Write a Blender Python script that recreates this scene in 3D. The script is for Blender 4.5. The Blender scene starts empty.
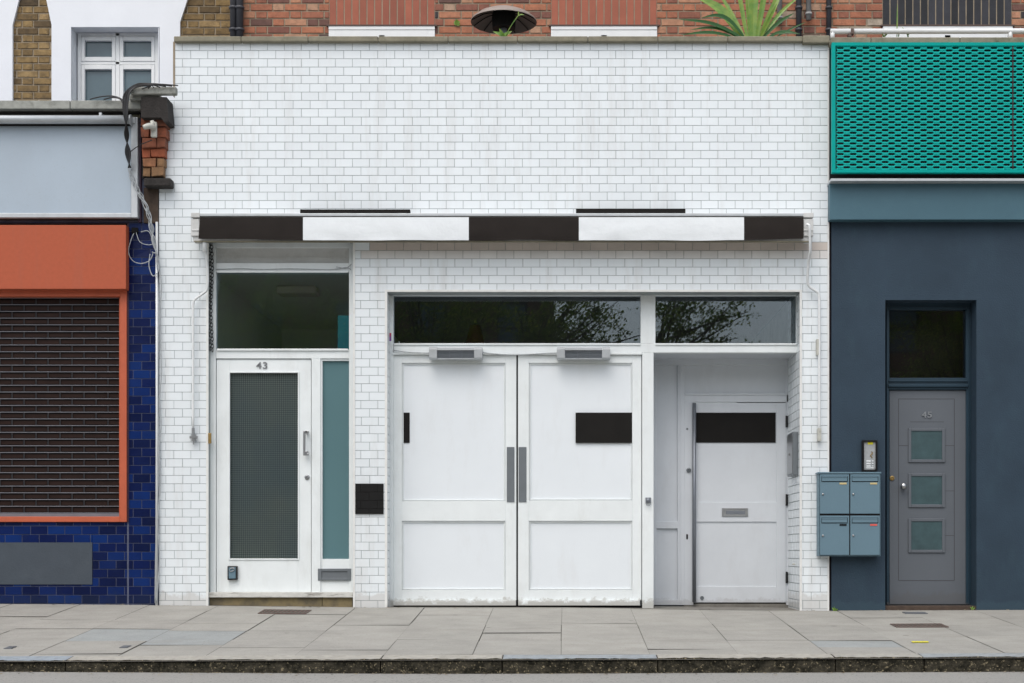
import bpy, math, random
from mathutils import Vector, noise
random.seed(7)
R = math.radians
scene = bpy.context.scene
C = scene.collection

# ---------------------------------------------------------------- camera, sky, sun, exposure
F, D, CZ = 1422.0, 12.42, 0.498          # focal length (px), distance to the shop wall, eye height (m)
VX, VY = 565.0, 552.0                    # principal point in a 1024 x 683 frame
cam = bpy.data.cameras.new('camera'); co = bpy.data.objects.new('camera', cam); C.objects.link(co)
co.location = (0, -D, CZ); co.rotation_euler = (R(90), 0, 0)
cam.lens = F/1024*36; cam.sensor_width = 36
cam.shift_x = (512-VX)/1024; cam.shift_y = (VY-341.5)/1024
cam.clip_end = 2000
scene.camera = co
w = bpy.data.worlds.new('World'); scene.world = w; w.use_nodes = True
nt = w.node_tree; bg = nt.nodes['Background']
sky = nt.nodes.new('ShaderNodeTexSky'); sky.sky_type = 'NISHITA'; sky.sun_disc = False
SUN_EL, SUN_AZ = R(58), R(200)           # from the street side, a little to the left
sky.sun_elevation = SUN_EL; sky.sun_rotation = SUN_AZ
sky.air_density = 1.2; sky.dust_density = 4.0; sky.ozone_density = 1.0
hs = nt.nodes.new('ShaderNodeHueSaturation'); hs.inputs['Saturation'].default_value = 0.55
nt.links.new(sky.outputs[0], hs.inputs['Color']); nt.links.new(hs.outputs[0], bg.inputs['Color'])
bg.inputs['Strength'].default_value = 0.15
sun = bpy.data.lights.new('sun', 'SUN'); sun.energy = .6; sun.angle = R(75); sun.color = (1, .97, .93)
so = bpy.data.objects.new('sun', sun); C.objects.link(so)
d_ = Vector((math.sin(SUN_AZ)*math.cos(SUN_EL), math.cos(SUN_AZ)*math.cos(SUN_EL), math.sin(SUN_EL)))
so.rotation_euler = d_.to_track_quat('Z', 'Y').to_euler(); so.location = (-3, -8, 12)
vs = scene.view_settings
vs.view_transform = 'Standard'; vs.look = 'None'; vs.gamma = 1; vs.use_curve_mapping = False
vs.exposure = 0.46

# ---------------------------------------------------------------- helpers
def X(px, d=0.0): return (px-VX)*(D+d)/F
def Z(py, d=0.0): return CZ+(VY-py)*(D+d)/F
def P(px, py, d=0.0): return (X(px, d), d, Z(py, d))

class MB:
    def __init__(s): s.v = []; s.f = []; s.m = []; s.t = []
    def face(s, pts, m=0, t=.5):
        n = len(s.v); s.v += [tuple(p) for p in pts]; s.f.append(tuple(range(n, n+len(pts)))); s.m.append(m); s.t.append(t)
    def box(s, x0, x1, y0, y1, z0, z1, m=0, t=.5):
        if x0 > x1: x0, x1 = x1, x0
        if z0 > z1: z0, z1 = z1, z0
        if y0 > y1: y0, y1 = y1, y0
        n = len(s.v)
        s.v += [(x, y, z) for z in (z0, z1) for x, y in ((x0, y0), (x1, y0), (x1, y1), (x0, y1))]
        for q in ((0, 3, 2, 1), (4, 5, 6, 7), (0, 1, 5, 4), (1, 2, 6, 5), (2, 3, 7, 6), (3, 0, 4, 7)):
            s.f.append(tuple(n+i for i in q)); s.m.append(m); s.t.append(t)
        return s
    def pb(s, x0, x1, y0, y1, d, th, m=0):       # picture rectangle of the box's FRONT face at depth d
        return s.box(X(x0, d), X(x1, d), d, d+th, Z(y1, d), Z(y0, d), m)
    def prism(s, pts, d, th, m=0):               # pts = picture outline, clockwise on screen
        a = [P(x, y, d) for x, y in pts]; b = [(p[0], d+th, p[2]) for p in a]; n = len(a)
        s.face(a[::-1], m); s.face(b, m)
        for i in range(n): s.face((a[i], a[(i+1) % n], b[(i+1) % n], b[i]), m)
        return s
    def ring(s, x0, x1, y0, y1, wl, wr, wt, wb, d, th):   # rectangular frame: picture outline, widths in px
        s.pb(x0, x0+wl, y0, y1, d, th); s.pb(x1-wr, x1, y0, y1, d, th)
        s.pb(x0+wl, x1-wr, y0, y0+wt, d, th)
        if wb: s.pb(x0+wl, x1-wr, y1-wb, y1, d, th)
        return s
    def tube(s, pts, r, n=8, m=0, smooth=True, cap=True):
        pts = [Vector(p) for p in pts]
        if smooth and len(pts) > 2:
            q = []
            for i in range(len(pts)-1):
                p0 = pts[max(i-1, 0)]; p1 = pts[i]; p2 = pts[i+1]; p3 = pts[min(i+2, len(pts)-1)]
                for k in range(6):
                    t = k/6
                    q.append(.5*((2*p1)+(p2-p0)*t+(2*p0-5*p1+4*p2-p3)*t*t+(3*p1-p0-3*p2+p3)*t**3))
            pts = q+[pts[-1]]
        rs = r if isinstance(r, (list, tuple)) else None
        u = None; base = len(s.v)
        for i, p in enumerate(pts):
            tg = (pts[min(i+1, len(pts)-1)]-pts[max(i-1, 0)]).normalized()
            if u is None:
                u = tg.orthogonal().normalized()
            else:
                u = (u-tg*u.dot(tg)); u = u.normalized() if u.length > 1e-6 else tg.orthogonal().normalized()
            v = tg.cross(u)
            rr = r if rs is None else rs[0]+(rs[1]-rs[0])*i/(len(pts)-1)
            for k in range(n):
                a = 2*math.pi*k/n; s.v.append(tuple(p+(u*math.cos(a)+v*math.sin(a))*rr))
        for i in range(len(pts)-1):
            for k in range(n):
                a = base+i*n+k; b = base+i*n+(k+1) % n
                s.f.append((a, b, b+n, a+n)); s.m.append(m); s.t.append(.5)
        if cap:
            s.f.append(tuple(base+k for k in range(n))[::-1]); s.m.append(m); s.t.append(.5)
            e = base+(len(pts)-1)*n
            s.f.append(tuple(e+k for k in range(n))); s.m.append(m); s.t.append(.5)
        return s
    def lathe(s, c, prof, n=24, m=0, axis='z'):
        base = len(s.v)
        for (r, h) in prof:
            for k in range(n):
                a = 2*math.pi*k/n
                if axis == 'z': s.v.append((c[0]+r*math.cos(a), c[1]+r*math.sin(a), c[2]+h))
                else: s.v.append((c[0]+r*math.cos(a), c[1]-h, c[2]+r*math.sin(a)))
        for i in range(len(prof)-1):
            for k in range(n):
                a = base+i*n+k; b = base+i*n+(k+1) % n
                s.f.append((a, b, b+n, a+n)); s.m.append(m); s.t.append(.5)
        return s
    def bounds(s):
        xs = [v[0] for v in s.v]; ys = [v[1] for v in s.v]; zs = [v[2] for v in s.v]
        return ((min(xs)+max(xs))/2, (min(ys)+max(ys))/2, min(zs))
    def build(s, name, mats, parent=None, bevel=0, smooth=False, label=None, solid=0):
        if not isinstance(mats, (list, tuple)): mats = [mats]
        if parent is None: org = s.bounds()
        else:
            r = parent
            while r.parent: r = r.parent
            org = tuple(r.location)
        me = bpy.data.meshes.new(name)
        me.from_pydata([(v[0]-org[0], v[1]-org[1], v[2]-org[2]) for v in s.v], [], s.f)
        for m in mats: me.materials.append(m)
        me.polygons.foreach_set('material_index', s.m)
        a = me.attributes.new('tone', 'FLOAT', 'FACE'); a.data.foreach_set('value', s.t)
        if smooth: me.polygons.foreach_set('use_smooth', [True]*len(s.f))
        me.update()
        o = bpy.data.objects.new(name, me); C.objects.link(o)
        if parent is None: o.location = org
        else: o.parent = parent
        if bevel:
            b = o.modifiers.new('edge', 'BEVEL'); b.width = bevel; b.segments = 2; b.limit_method = 'ANGLE'; b.angle_limit = R(40)
        if label: o['label'] = label
        return o
def tag(o, label, cat, group=None, kind=None):
    if label: o['label'] = label
    if cat: o['category'] = cat
    if group: o['group'] = group
    if kind: o['kind'] = kind
    return o
def thing(name, loc, label, cat, group=None):
    o = bpy.data.objects.new(name, None); o.empty_display_size = .1; C.objects.link(o); o.location = loc
    return tag(o, label, cat, group)
def text(s_, px, py, h, d, mat, parent, name):
    cu = bpy.data.curves.new('digits', 'FONT'); cu.body = s_; cu.size = h*1.38; cu.align_x = 'CENTER'; cu.align_y = 'CENTER'
    cu.extrude = .003; cu.offset = .0006; cu.space_character = 1.08
    t = bpy.data.objects.new('digits', cu); C.objects.link(t)
    bpy.context.view_layer.update()
    me = bpy.data.meshes.new_from_object(t.evaluated_get(bpy.context.evaluated_depsgraph_get()))
    bpy.data.objects.remove(t); bpy.data.curves.remove(cu)
    r = parent
    while r.parent: r = r.parent
    c = Vector(P(px, py, d))-r.location
    for v in me.vertices: x, y, z = v.co; v.co = (c.x+x*1.22, c.y-z, c.z+y)
    me.materials.clear(); me.materials.append(mat)
    o = bpy.data.objects.new(name, me); C.objects.link(o); o.parent = parent
    return o

# ---------------------------------------------------------------- materials
def s2l(c): return tuple(((x/255)/12.92 if x/255 <= .04045 else ((x/255+.055)/1.055)**2.4) for x in c)
MATS = {}
def mat(name, col, rough=.5, spec=.5, metal=0, vary=.06, vscale=3, col2=None, dirt=0, dirtcol=(.12, .1, .08), dscale=2.5, dstretch=(1, 1, 1),
        bump=0, bscale=60, tone=0, ramp=None, coat=0, speck=0, speckcol=(.1, .09, .08), sscale=180, splash=None, blot=None):
    m = bpy.data.materials.new(name); m.use_nodes = True; t = m.node_tree; N = t.nodes; L = t.links
    b = N['Principled BSDF']; b.inputs['Roughness'].default_value = rough; b.inputs['Metallic'].default_value = metal
    b.inputs['Specular IOR Level'].default_value = spec; b.inputs['Coat Weight'].default_value = coat
    g = N.new('ShaderNodeNewGeometry')
    def noise_(scale, detail=4, rgh=.55, stretch=None):
        n = N.new('ShaderNodeTexNoise'); n.inputs['Scale'].default_value = scale; n.inputs['Detail'].default_value = detail; n.inputs['Roughness'].default_value = rgh
        if stretch:
            mp = N.new('ShaderNodeMapping'); mp.inputs['Scale'].default_value = stretch
            L.new(g.outputs['Position'], mp.inputs[0]); L.new(mp.outputs[0], n.inputs['Vector'])
        else: L.new(g.outputs['Position'], n.inputs['Vector'])
        return n.outputs['Fac']
    def cramp(src, stops, interp='LINEAR'):
        r = N.new('ShaderNodeValToRGB'); r.color_ramp.interpolation = interp
        e = r.color_ramp.elements
        while len(e) < len(stops): e.new(.5)
        for i, (p, c) in enumerate(stops): e[i].position = p; e[i].color = (c[0], c[1], c[2], 1)
        L.new(src, r.inputs[0]); return r.outputs[0]
    def mix(fac, a, c, mode='MIX'):
        x = N.new('ShaderNodeMix'); x.data_type = 'RGBA'; x.blend_type = mode
        for i, s_ in ((0, fac), (6, a), (7, c)):
            if isinstance(s_, (int, float)): x.inputs[i].default_value = s_
            elif isinstance(s_, tuple): x.inputs[i].default_value = (s_[0], s_[1], s_[2], 1)
            else: L.new(s_, x.inputs[i])
        return x.outputs[2]
    if ramp:
        at = N.new('ShaderNodeAttribute'); at.attribute_name = 'tone'
        cur = cramp(at.outputs['Fac'], ramp)
    elif col2:
        cur = mix(cramp(noise_(vscale, 5), [(.38, (0,)*3), (.62, (1,)*3)]), tuple(col), tuple(col2))
    else: cur = mix(0.0, tuple(col), tuple(col))
    if tone:
        at = N.new('ShaderNodeAttribute'); at.attribute_name = 'tone'
        cur = mix(1.0, cur, cramp(at.outputs['Fac'], [(0, (1-tone,)*3), (1, (1+tone*.3,)*3)]), 'MULTIPLY')
    if vary:
        cur = mix(1.0, cur, cramp(noise_(vscale, 6, .6), [(.3, (1-vary,)*3), (.7, (1,)*3)]), 'MULTIPLY')
    if dirt:
        cur = mix(cramp(noise_(dscale, 8, .7, dstretch), [(.52, (0,)*3), (.75, (dirt,)*3)]), cur, dirtcol)
    if splash:                               # road splash and moss kept to a band above the pavement
        z0, z1, amt, sc = splash
        sp = N.new('ShaderNodeSeparateXYZ'); L.new(g.outputs['Position'], sp.inputs[0])
        mr = N.new('ShaderNodeMapRange'); mr.inputs['From Min'].default_value = z0; mr.inputs['From Max'].default_value = z1
        mr.inputs['To Min'].default_value = 1; mr.inputs['To Max'].default_value = 0; L.new(sp.outputs['Z'], mr.inputs['Value'])
        a = N.new('ShaderNodeMath'); a.operation = 'ADD'; L.new(mr.outputs[0], a.inputs[0]); L.new(noise_(sc, 6, .7), a.inputs[1])
        cur = mix(cramp(a.outputs[0], [(.7, (0,)*3), (1.0, (1,)*3)]) if amt >= 1 else mix(1.0, cramp(a.outputs[0], [(.85, (0,)*3), (1.0, (1,)*3)]), (amt,)*3, 'MULTIPLY'), cur, dirtcol)
    if speck:
        cur = mix(cramp(noise_(sscale, 2, .5), [(.62, (0,)*3), (.7, (speck,)*3)]), cur, speckcol)
    if blot:                                 # small trodden spots and a fine pale grain
        vo = N.new('ShaderNodeTexVoronoi'); vo.inputs['Scale'].default_value = 2.3; vo.inputs['Randomness'].default_value = 1; L.new(g.outputs['Position'], vo.inputs['Vector'])
        cur = mix(cramp(vo.outputs['Distance'], [(.045, (.55,)*3), (.075, (0,)*3)]), cur, blot)
        cur = mix(cramp(noise_(40, 5, .8), [(.55, (0,)*3), (.75, (.45,)*3)]), cur, (.46, .45, .42))
    L.new(cur, b.inputs['Base Color'])
    if bump:
        bp = N.new('ShaderNodeBump'); bp.inputs['Strength'].default_value = 1; bp.inputs['Distance'].default_value = bump
        L.new(noise_(bscale, 4), bp.inputs['Height']); L.new(bp.outputs[0], b.inputs['Normal'])
    return m
def glass(name, tint=(.9, .95, .93), ior=1.75, rough=0.0, bump=0):
    m = bpy.data.materials.new(name); m.use_nodes = True; t = m.node_tree; N = t.nodes; L = t.links
    N.remove(N['Principled BSDF'])
    tr = N.new('ShaderNodeBsdfTransparent'); tr.inputs[0].default_value = (*tint, 1)
    gl = N.new('ShaderNodeBsdfGlossy'); gl.inputs['Roughness'].default_value = rough; gl.inputs['Color'].default_value = (.80, .90, 1, 1)
    fr = N.new('ShaderNodeFresnel'); fr.inputs[0].default_value = ior
    mx = N.new('ShaderNodeMixShader'); L.new(fr.outputs[0], mx.inputs[0]); L.new(tr.outputs[0], mx.inputs[1]); L.new(gl.outputs[0], mx.inputs[2])
    L.new(mx.outputs[0], N['Material Output'].inputs['Surface'])
    return m

M = {}
M['white_tile'] = mat('white glazed tile', (.775, .825, .85), .22, tone=.04, vary=.05, vscale=1.2, dirt=.35, dirtcol=(.45, .42, .38), dscale=2.2, dstretch=(2.4, 1, .28), bump=.0006, bscale=14,
                      splash=(0, .22, .45, 9))
M['grout'] = mat('grey grout', (.33, .37, .37), .9, vary=.3, vscale=6)
M['white_paint'] = mat('white gloss paint', (.78, .825, .83), .35, vary=.07, vscale=5, dirt=.22, dirtcol=(.4, .39, .35), dscale=5, dstretch=(1, 1, .35), bump=.0006, bscale=25,
                       splash=(-.05, .16, .7, 14))
M['panel_paint'] = mat('white satin paint', (.75, .795, .825), .4, vary=.04, vscale=2, dirt=.22, dirtcol=(.55, .55, .54), dscale=3.5, dstretch=(1.5, 1, .4), bump=.0006, bscale=12, splash=(.05, .22, .35, 12))
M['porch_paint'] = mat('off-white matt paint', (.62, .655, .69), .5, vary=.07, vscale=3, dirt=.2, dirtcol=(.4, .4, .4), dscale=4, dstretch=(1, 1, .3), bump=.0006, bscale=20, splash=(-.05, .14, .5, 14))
M['peeling'] = mat('peeling sill paint', (.62, .62, .58), .6, vary=.2, vscale=12, dirt=1, dirtcol=(.10, .08, .06), dscale=14, dstretch=(.4, 1, 2))
M['step_wood'] = mat('mossy ochre step', (.34, .27, .14), .85, vary=.4, vscale=10, col2=(.15, .125, .08), bump=.003, bscale=50)
M['trim'] = mat('cream edge trim', (.76, .77, .75), .5, vary=.12, vscale=14, dirt=.3, dirtcol=(.35, .3, .22), dscale=9)
M['cassette'] = mat('awning casing enamel', (.60, .61, .60), .45, vary=.12, vscale=9, dirt=.4, dirtcol=(.25, .24, .2), dscale=6)
M['brown_tile'] = mat('brownish white tile', (.58, .52, .47), .3, tone=.1, vary=.12, vscale=5)
M['faint_tile'] = mat('faintly brown white tile', (.70, .685, .665), .27, tone=.08, vary=.1, vscale=5)
M['canvas_white'] = mat('white awning canvas', (.79, .83, .85), .8, vary=.10, vscale=4, dirt=.4, dirtcol=(.52, .55, .58), dscale=4, bump=.006, bscale=9)
M['canvas_dark'] = mat('dark awning canvas', (.024, .020, .018), .85, spec=.15, vary=.2, vscale=5, bump=.003, bscale=7)
M['black_panel'] = mat('matt black panel', (.014, .013, .012), .7, spec=.12, vary=.2, vscale=8)
M['black_tile'] = mat('black glazed tile', (.010, .010, .010), .45, spec=.2, vary=.2, vscale=8)
M['steel'] = mat('brushed steel', (.42, .43, .44), .35, metal=1, vary=.15, vscale=30)
M['steel_plate'] = mat('grey steel plate', (.17, .19, .205), .4, metal=.3, vary=.12, vscale=10)
M['dark_metal'] = mat('dark iron', (.03, .03, .032), .5, metal=.5, vary=.3, vscale=20)
M['pull_bar'] = mat('grey pull bar', (.22, .24, .27), .4, metal=.5, vary=.15, vscale=10)
M['brass'] = mat('worn brass', (.35, .24, .09), .45, metal=.7, vary=.3, vscale=30)
M['digit'] = mat('grey number', (.20, .21, .22), .4, metal=.2)
M['silver'] = mat('silver faceplate', (.40, .42, .43), .35, metal=.2, vary=.2, vscale=30)
M['number_steel'] = mat('pale number steel', (.22, .235, .25), .4, spec=.3)
M['wired'] = mat('wired glass', (.06, .09, .10), .3, spec=.35, vary=.3, vscale=1.4, col2=(.10, .115, .09))
M['frosted'] = mat('frosted blue-green glass', (.135, .255, .28), .5, spec=.3, vary=.1, vscale=1.2)
M['glass'] = glass('window glass', (.97, .99, .98))
M['glass_dark'] = glass('dark window glass', (.8, .78, .76), 1.6)
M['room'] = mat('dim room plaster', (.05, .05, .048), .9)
M['corridor'] = mat('corridor plaster', (.74, .79, .68), .8, vary=.1, vscale=2)
M['teal_paint'] = mat('teal paint', (.03, .42, .50), .6)
M['lamp_cover'] = mat('lamp diffuser', (.5, .5, .4), .5)
M['shade'] = mat('brown lamp shade', (.40, .16, .09), .7)
M['blue_tile'] = mat('blue glazed tile', (0, 0, 0), .28, spec=.22, tone=0, ramp=[(0, (.002, .007, .045)), (.5, (.003, .011, .075)), (1, (.004, .028, .15))], vary=.25, vscale=5, dirt=.25, dirtcol=(.02, .03, .05), dscale=4, bump=.001, bscale=12,
                     splash=(0, .2, .3, 9))
M['blue_grout'] = mat('pale blue grout', (.11, .125, .19), .9, vary=.4, vscale=7)
M['grey_panel'] = mat('slate grey board', (.045, .060, .078), .6, vary=.12, vscale=8, bump=.0015, bscale=60, dirt=.15, dirtcol=(.09, .10, .11), dscale=4)
M['red_board'] = mat('faded red board', (.43, .100, .048), .65, spec=.25, vary=.10, vscale=30, dirt=.4, dirtcol=(.31, .11, .075), dscale=3, dstretch=(2.5, 1, .15))
M['orange'] = mat('orange painted steel', (.50, .115, .055), .5, spec=.3, vary=.15, vscale=7, dirt=.3, dirtcol=(.3, .08, .05), dscale=9)
M['purple'] = mat('dark purple paint', (.035, .012, .03), .5)
M['shutter'] = mat('galvanised shutter rod', (.19, .195, .22), .45, metal=.2, vary=.2, vscale=9)
M['shutter_link'] = mat('dark shutter link', (.07, .068, .075), .5, spec=.2)
M['slat'] = mat('dark brown slats', (.028, .015, .012), .6, spec=.12, vary=.3, vscale=8)
M['sign_face'] = mat('pale blue-grey sign sheet', (.38, .455, .53), .5, vary=.10, vscale=2, dirt=.25, dirtcol=(.38, .42, .46), dscale=1.5, dstretch=(1, 1, .4), speck=.2, speckcol=(.3, .33, .36), sscale=60)
M['alu'] = mat('weathered aluminium', (.52, .55, .57), .4, metal=.3, vary=.15, vscale=8, dirt=.35, dirtcol=(.25, .25, .22), dscale=6)
M['stone'] = mat('weathered stone coping', (.36, .37, .34), .9, vary=.3, vscale=16, dirt=.8, dirtcol=(.10, .10, .08), dscale=9, bump=.004, bscale=60)
M['moss_stone'] = mat('mossy concrete coping', (.27, .25, .185), .9, vary=.3, vscale=10, dirt=.75, dirtcol=(.09, .09, .05), dscale=6, bump=.004, bscale=50)
M['dark_stone'] = mat('sooty stone block', (.035, .031, .029), .95, vary=.4, vscale=18, bump=.008, bscale=60)
M['corbel_brick'] = mat('corbel brick', (0, 0, 0), .9, ramp=[(0, (.16, .075, .045)), (.4, (.33, .10, .05)), (.7, (.40, .11, .05)), (1, (.30, .17, .085))], vary=.45, vscale=14, bump=.006, bscale=50, dirt=.6, dirtcol=(.05, .04, .035), dscale=11)
M['dirty_brick'] = mat('dirty brown brick', (.085, .058, .042), .9, vary=.5, vscale=12, bump=.004, bscale=50)
M['red_brick'] = mat('red stock brick', (0, 0, 0), .9, ramp=[(0, (.05, .045, .05)), (.05, (.15, .085, .07)), (.22, (.26, .105, .075)), (.45, (.40, .155, .09)), (.7, (.50, .20, .11)), (.9, (.52, .30, .19)), (1, (.46, .38, .30))],
                     vary=.35, vscale=22, bump=.004, bscale=70, dirt=.45, dirtcol=(.13, .08, .06), dscale=14)
M['mortar'] = mat('sandy mortar', (.36, .30, .22), .95, vary=.35, vscale=9, bump=.003, bscale=70)
M['soldier'] = mat('rubbed red brick', (0, 0, 0), .85, ramp=[(0, (.30, .10, .065)), (1, (.40, .13, .08))], vary=.15, vscale=8, bump=.002, bscale=60)
M['black_brick'] = mat('blue-black brick', (0, 0, 0), .8, ramp=[(0, (.016, .018, .022)), (1, (.045, .048, .06))], vary=.35, vscale=12, bump=.003, bscale=60)
M['yellow_brick'] = mat('yellow stock brick', (0, 0, 0), .95, ramp=[(0, (.10, .07, .04)), (.2, (.24, .16, .07)), (.6, (.34, .23, .10)), (1, (.42, .29, .14))], vary=.5, vscale=16, bump=.006, bscale=50, dirt=.8, dirtcol=(.045, .038, .03), dscale=13)
M['render'] = mat('white masonry paint', (.80, .83, .87), .8, vary=.04, vscale=4, bump=.001, bscale=40)
M['win_white'] = mat('white window paint', (.80, .82, .82), .4, vary=.06, vscale=10)
M['win_glass'] = mat('blue-grey window glass', (.10, .155, .18), .12, vary=.25, vscale=3)
M['green'] = mat('green painted steel', (.0, .345, .305), .5, spec=.1, vary=.12, vscale=6, dirt=.12, dirtcol=(.02, .2, .17), dscale=5)
M['screen_back'] = mat('dark maroon backing', (.035, .006, .012), .8, vary=.4, vscale=3)
M['fascia_blue'] = mat('blue-grey painted fascia', (.062, .135, .175), .45, spec=.3, vary=.10, vscale=3, dirt=.15, dirtcol=(.10, .19, .21), dscale=3, bump=.0008, bscale=120)
M['navy_render'] = mat('dark slate-blue render', (.033, .056, .082), .6, spec=.2, vary=.22, vscale=2.0, dirt=.5, dirtcol=(.040, .072, .095), dscale=2.2, dstretch=(1.5, 1, .7), bump=.0032, bscale=75, speck=.3, speckcol=(.045, .085, .11), sscale=120,
                       splash=(-.05, .14, .5, 10))
M['navy_frame'] = mat('slate-blue frame paint', (.018, .042, .064), .45, spec=.3, vary=.12, vscale=8, splash=(-.05, .1, .4, 12))
M['grey_door'] = mat('warm grey door paint', (.112, .126, .144), .55, spec=.3, vary=.06, vscale=3, bump=.0006, bscale=160, splash=(-.05, .25, .3, 9), dirtcol=(.10, .095, .09))
M['door_glass'] = mat('obscured glass', (.05, .095, .105), .35, vary=.3, vscale=12)
M['mailbox'] = mat('blue-grey enamel', (.125, .205, .255), .45, spec=.3, vary=.05, vscale=5, bump=.0005, bscale=200, speck=.1, speckcol=(.05, .08, .1), sscale=90)
M['black_gap'] = mat('black rubber and shade', (.010, .010, .011), .6, spec=.15)
M['yellow_label'] = mat('yellow label', (.75, .68, .02), .5, vary=0)
M['cream_label'] = mat('cream label', (.55, .45, .22), .5)
M['red_label'] = mat('red label', (.65, .10, .08), .5)
M['rust'] = mat('rusty iron', (.20, .135, .115), .9, vary=.5, vscale=25, col2=(.12, .09, .08))
M['plate_grey'] = mat('dull grey iron plate', (.12, .13, .145), .7, vary=.3, vscale=20)
M['slab'] = mat('paving flag', (0, 0, 0), .85, ramp=[(0, (.33, .322, .29)), (.5, (.342, .333, .30)), (.88, (.355, .345, .31)), (.93, (.31, .33, .32)), (1, (.315, .335, .33))],
                vary=.2, vscale=3.6, dirt=.55, dirtcol=(.22, .205, .18), dscale=2.2, dstretch=(.7, 2.6, 1), bump=.0012, bscale=130, speck=.75, speckcol=(.19, .18, .16), sscale=85, blot=(.13, .12, .11))
M['joint'] = mat('dirty paving joint', (.13, .12, .10), 1, vary=.5, vscale=10)
M['road'] = mat('pale worn asphalt', (.34, .335, .31), .95, vary=.2, vscale=5, col2=(.29, .285, .265), bump=.003, bscale=150, speck=.8, speckcol=(.045, .045, .045), sscale=60)
M['kerb_top'] = mat('granite kerb top', (0, 0, 0), .85, ramp=[(0, (.30, .345, .385)), (.4, (.38, .37, .33)), (1, (.42, .40, .35))], vary=.3, vscale=22, dirt=.5, dirtcol=(.2, .19, .14), dscale=14, bump=.004, bscale=90)
M['kerb_face'] = mat('grimy mossy kerb face', (.030, .029, .022), 1, spec=.1, vary=.5, vscale=16, col2=(.062, .056, .042), bump=.02, bscale=38, dirt=.8, dirtcol=(.13, .115, .075), dscale=45, speck=.8, speckcol=(.27, .23, .15), sscale=70)
M['leaf'] = mat('strap leaf', (.36, .55, .10), .35, vary=.35, vscale=16, col2=(.16, .34, .06))
M['leaf_dark'] = mat('dark strap leaf', (.035, .13, .03), .45, vary=.25, vscale=14)
M['terracotta'] = mat('terracotta pot', (.35, .14, .07), .8)
M['hood'] = mat('brown-grey enamel hood', (.30, .25, .22), .55, vary=.15, vscale=14)
M['hood_in'] = mat('ribbed hood lining', (.20, .165, .145), .6, vary=.15, vscale=14)
M['pipe_dark'] = mat('dark grey drainpipe', (.05, .052, .062), .5, vary=.3, vscale=12)
M['pipe_grey'] = mat('grey lead pipe', (.36, .36, .355), .6, vary=.4, vscale=14)
M['tube_white'] = mat('white painted tube', (.72, .745, .75), .4, vary=.08, vscale=12)
M['cable_black'] = mat('black cable', (.012, .012, .013), .5)
M['cable_grey'] = mat('pale grey cable', (.42, .45, .47), .6, vary=.3, vscale=40)
M['camera_grey'] = mat('pale grey plastic', (.50, .50, .45), .5, vary=.2, vscale=30)
M['roofing'] = mat('grey roof felt', (.11, .11, .11), .95, vary=.2, vscale=4)
M['bark'] = mat('tree bark', (.10, .085, .06), .9, vary=.4, vscale=9)
M['foliage'] = mat('tree foliage', (0, 0, 0), .6, ramp=[(0, (.06, .11, .02)), (.6, (.14, .21, .035)), (1, (.26, .29, .05))], vary=0)
def leafy(m, amt):
    t = m.node_tree; N = t.nodes; L = t.links; b = N['Principled BSDF']; tr = N.new('ShaderNodeBsdfTranslucent'); mx = N.new('ShaderNodeMixShader'); mx.inputs[0].default_value = amt
    L.new(b.inputs['Base Color'].links[0].from_socket, tr.inputs['Color']); L.new(b.outputs[0], mx.inputs[1]); L.new(tr.outputs[0], mx.inputs[2]); L.new(mx.outputs[0], N['Material Output'].inputs['Surface'])
def lets_light_in(m, amt, col):
    t = m.node_tree; N = t.nodes; L = t.links; b = N['Principled BSDF']; tr = N.new('ShaderNodeBsdfTranslucent'); tr.inputs['Color'].default_value = (*col, 1)
    mx = N.new('ShaderNodeMixShader'); mx.inputs[0].default_value = amt
    L.new(b.outputs[0], mx.inputs[1]); L.new(tr.outputs[0], mx.inputs[2]); L.new(mx.outputs[0], N['Material Output'].inputs['Surface'])
lets_light_in(M['wired'], .5, (.8, .85, .8)); lets_light_in(M['frosted'], .35, (.6, .8, .8))
leafy(M['foliage'], .5); leafy(M['leaf'], .35); leafy(M['leaf_dark'], .25)
M['far_wall'] = mat('brown stock brick', (.16, .10, .07), .9, vary=.3, vscale=8)

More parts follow.
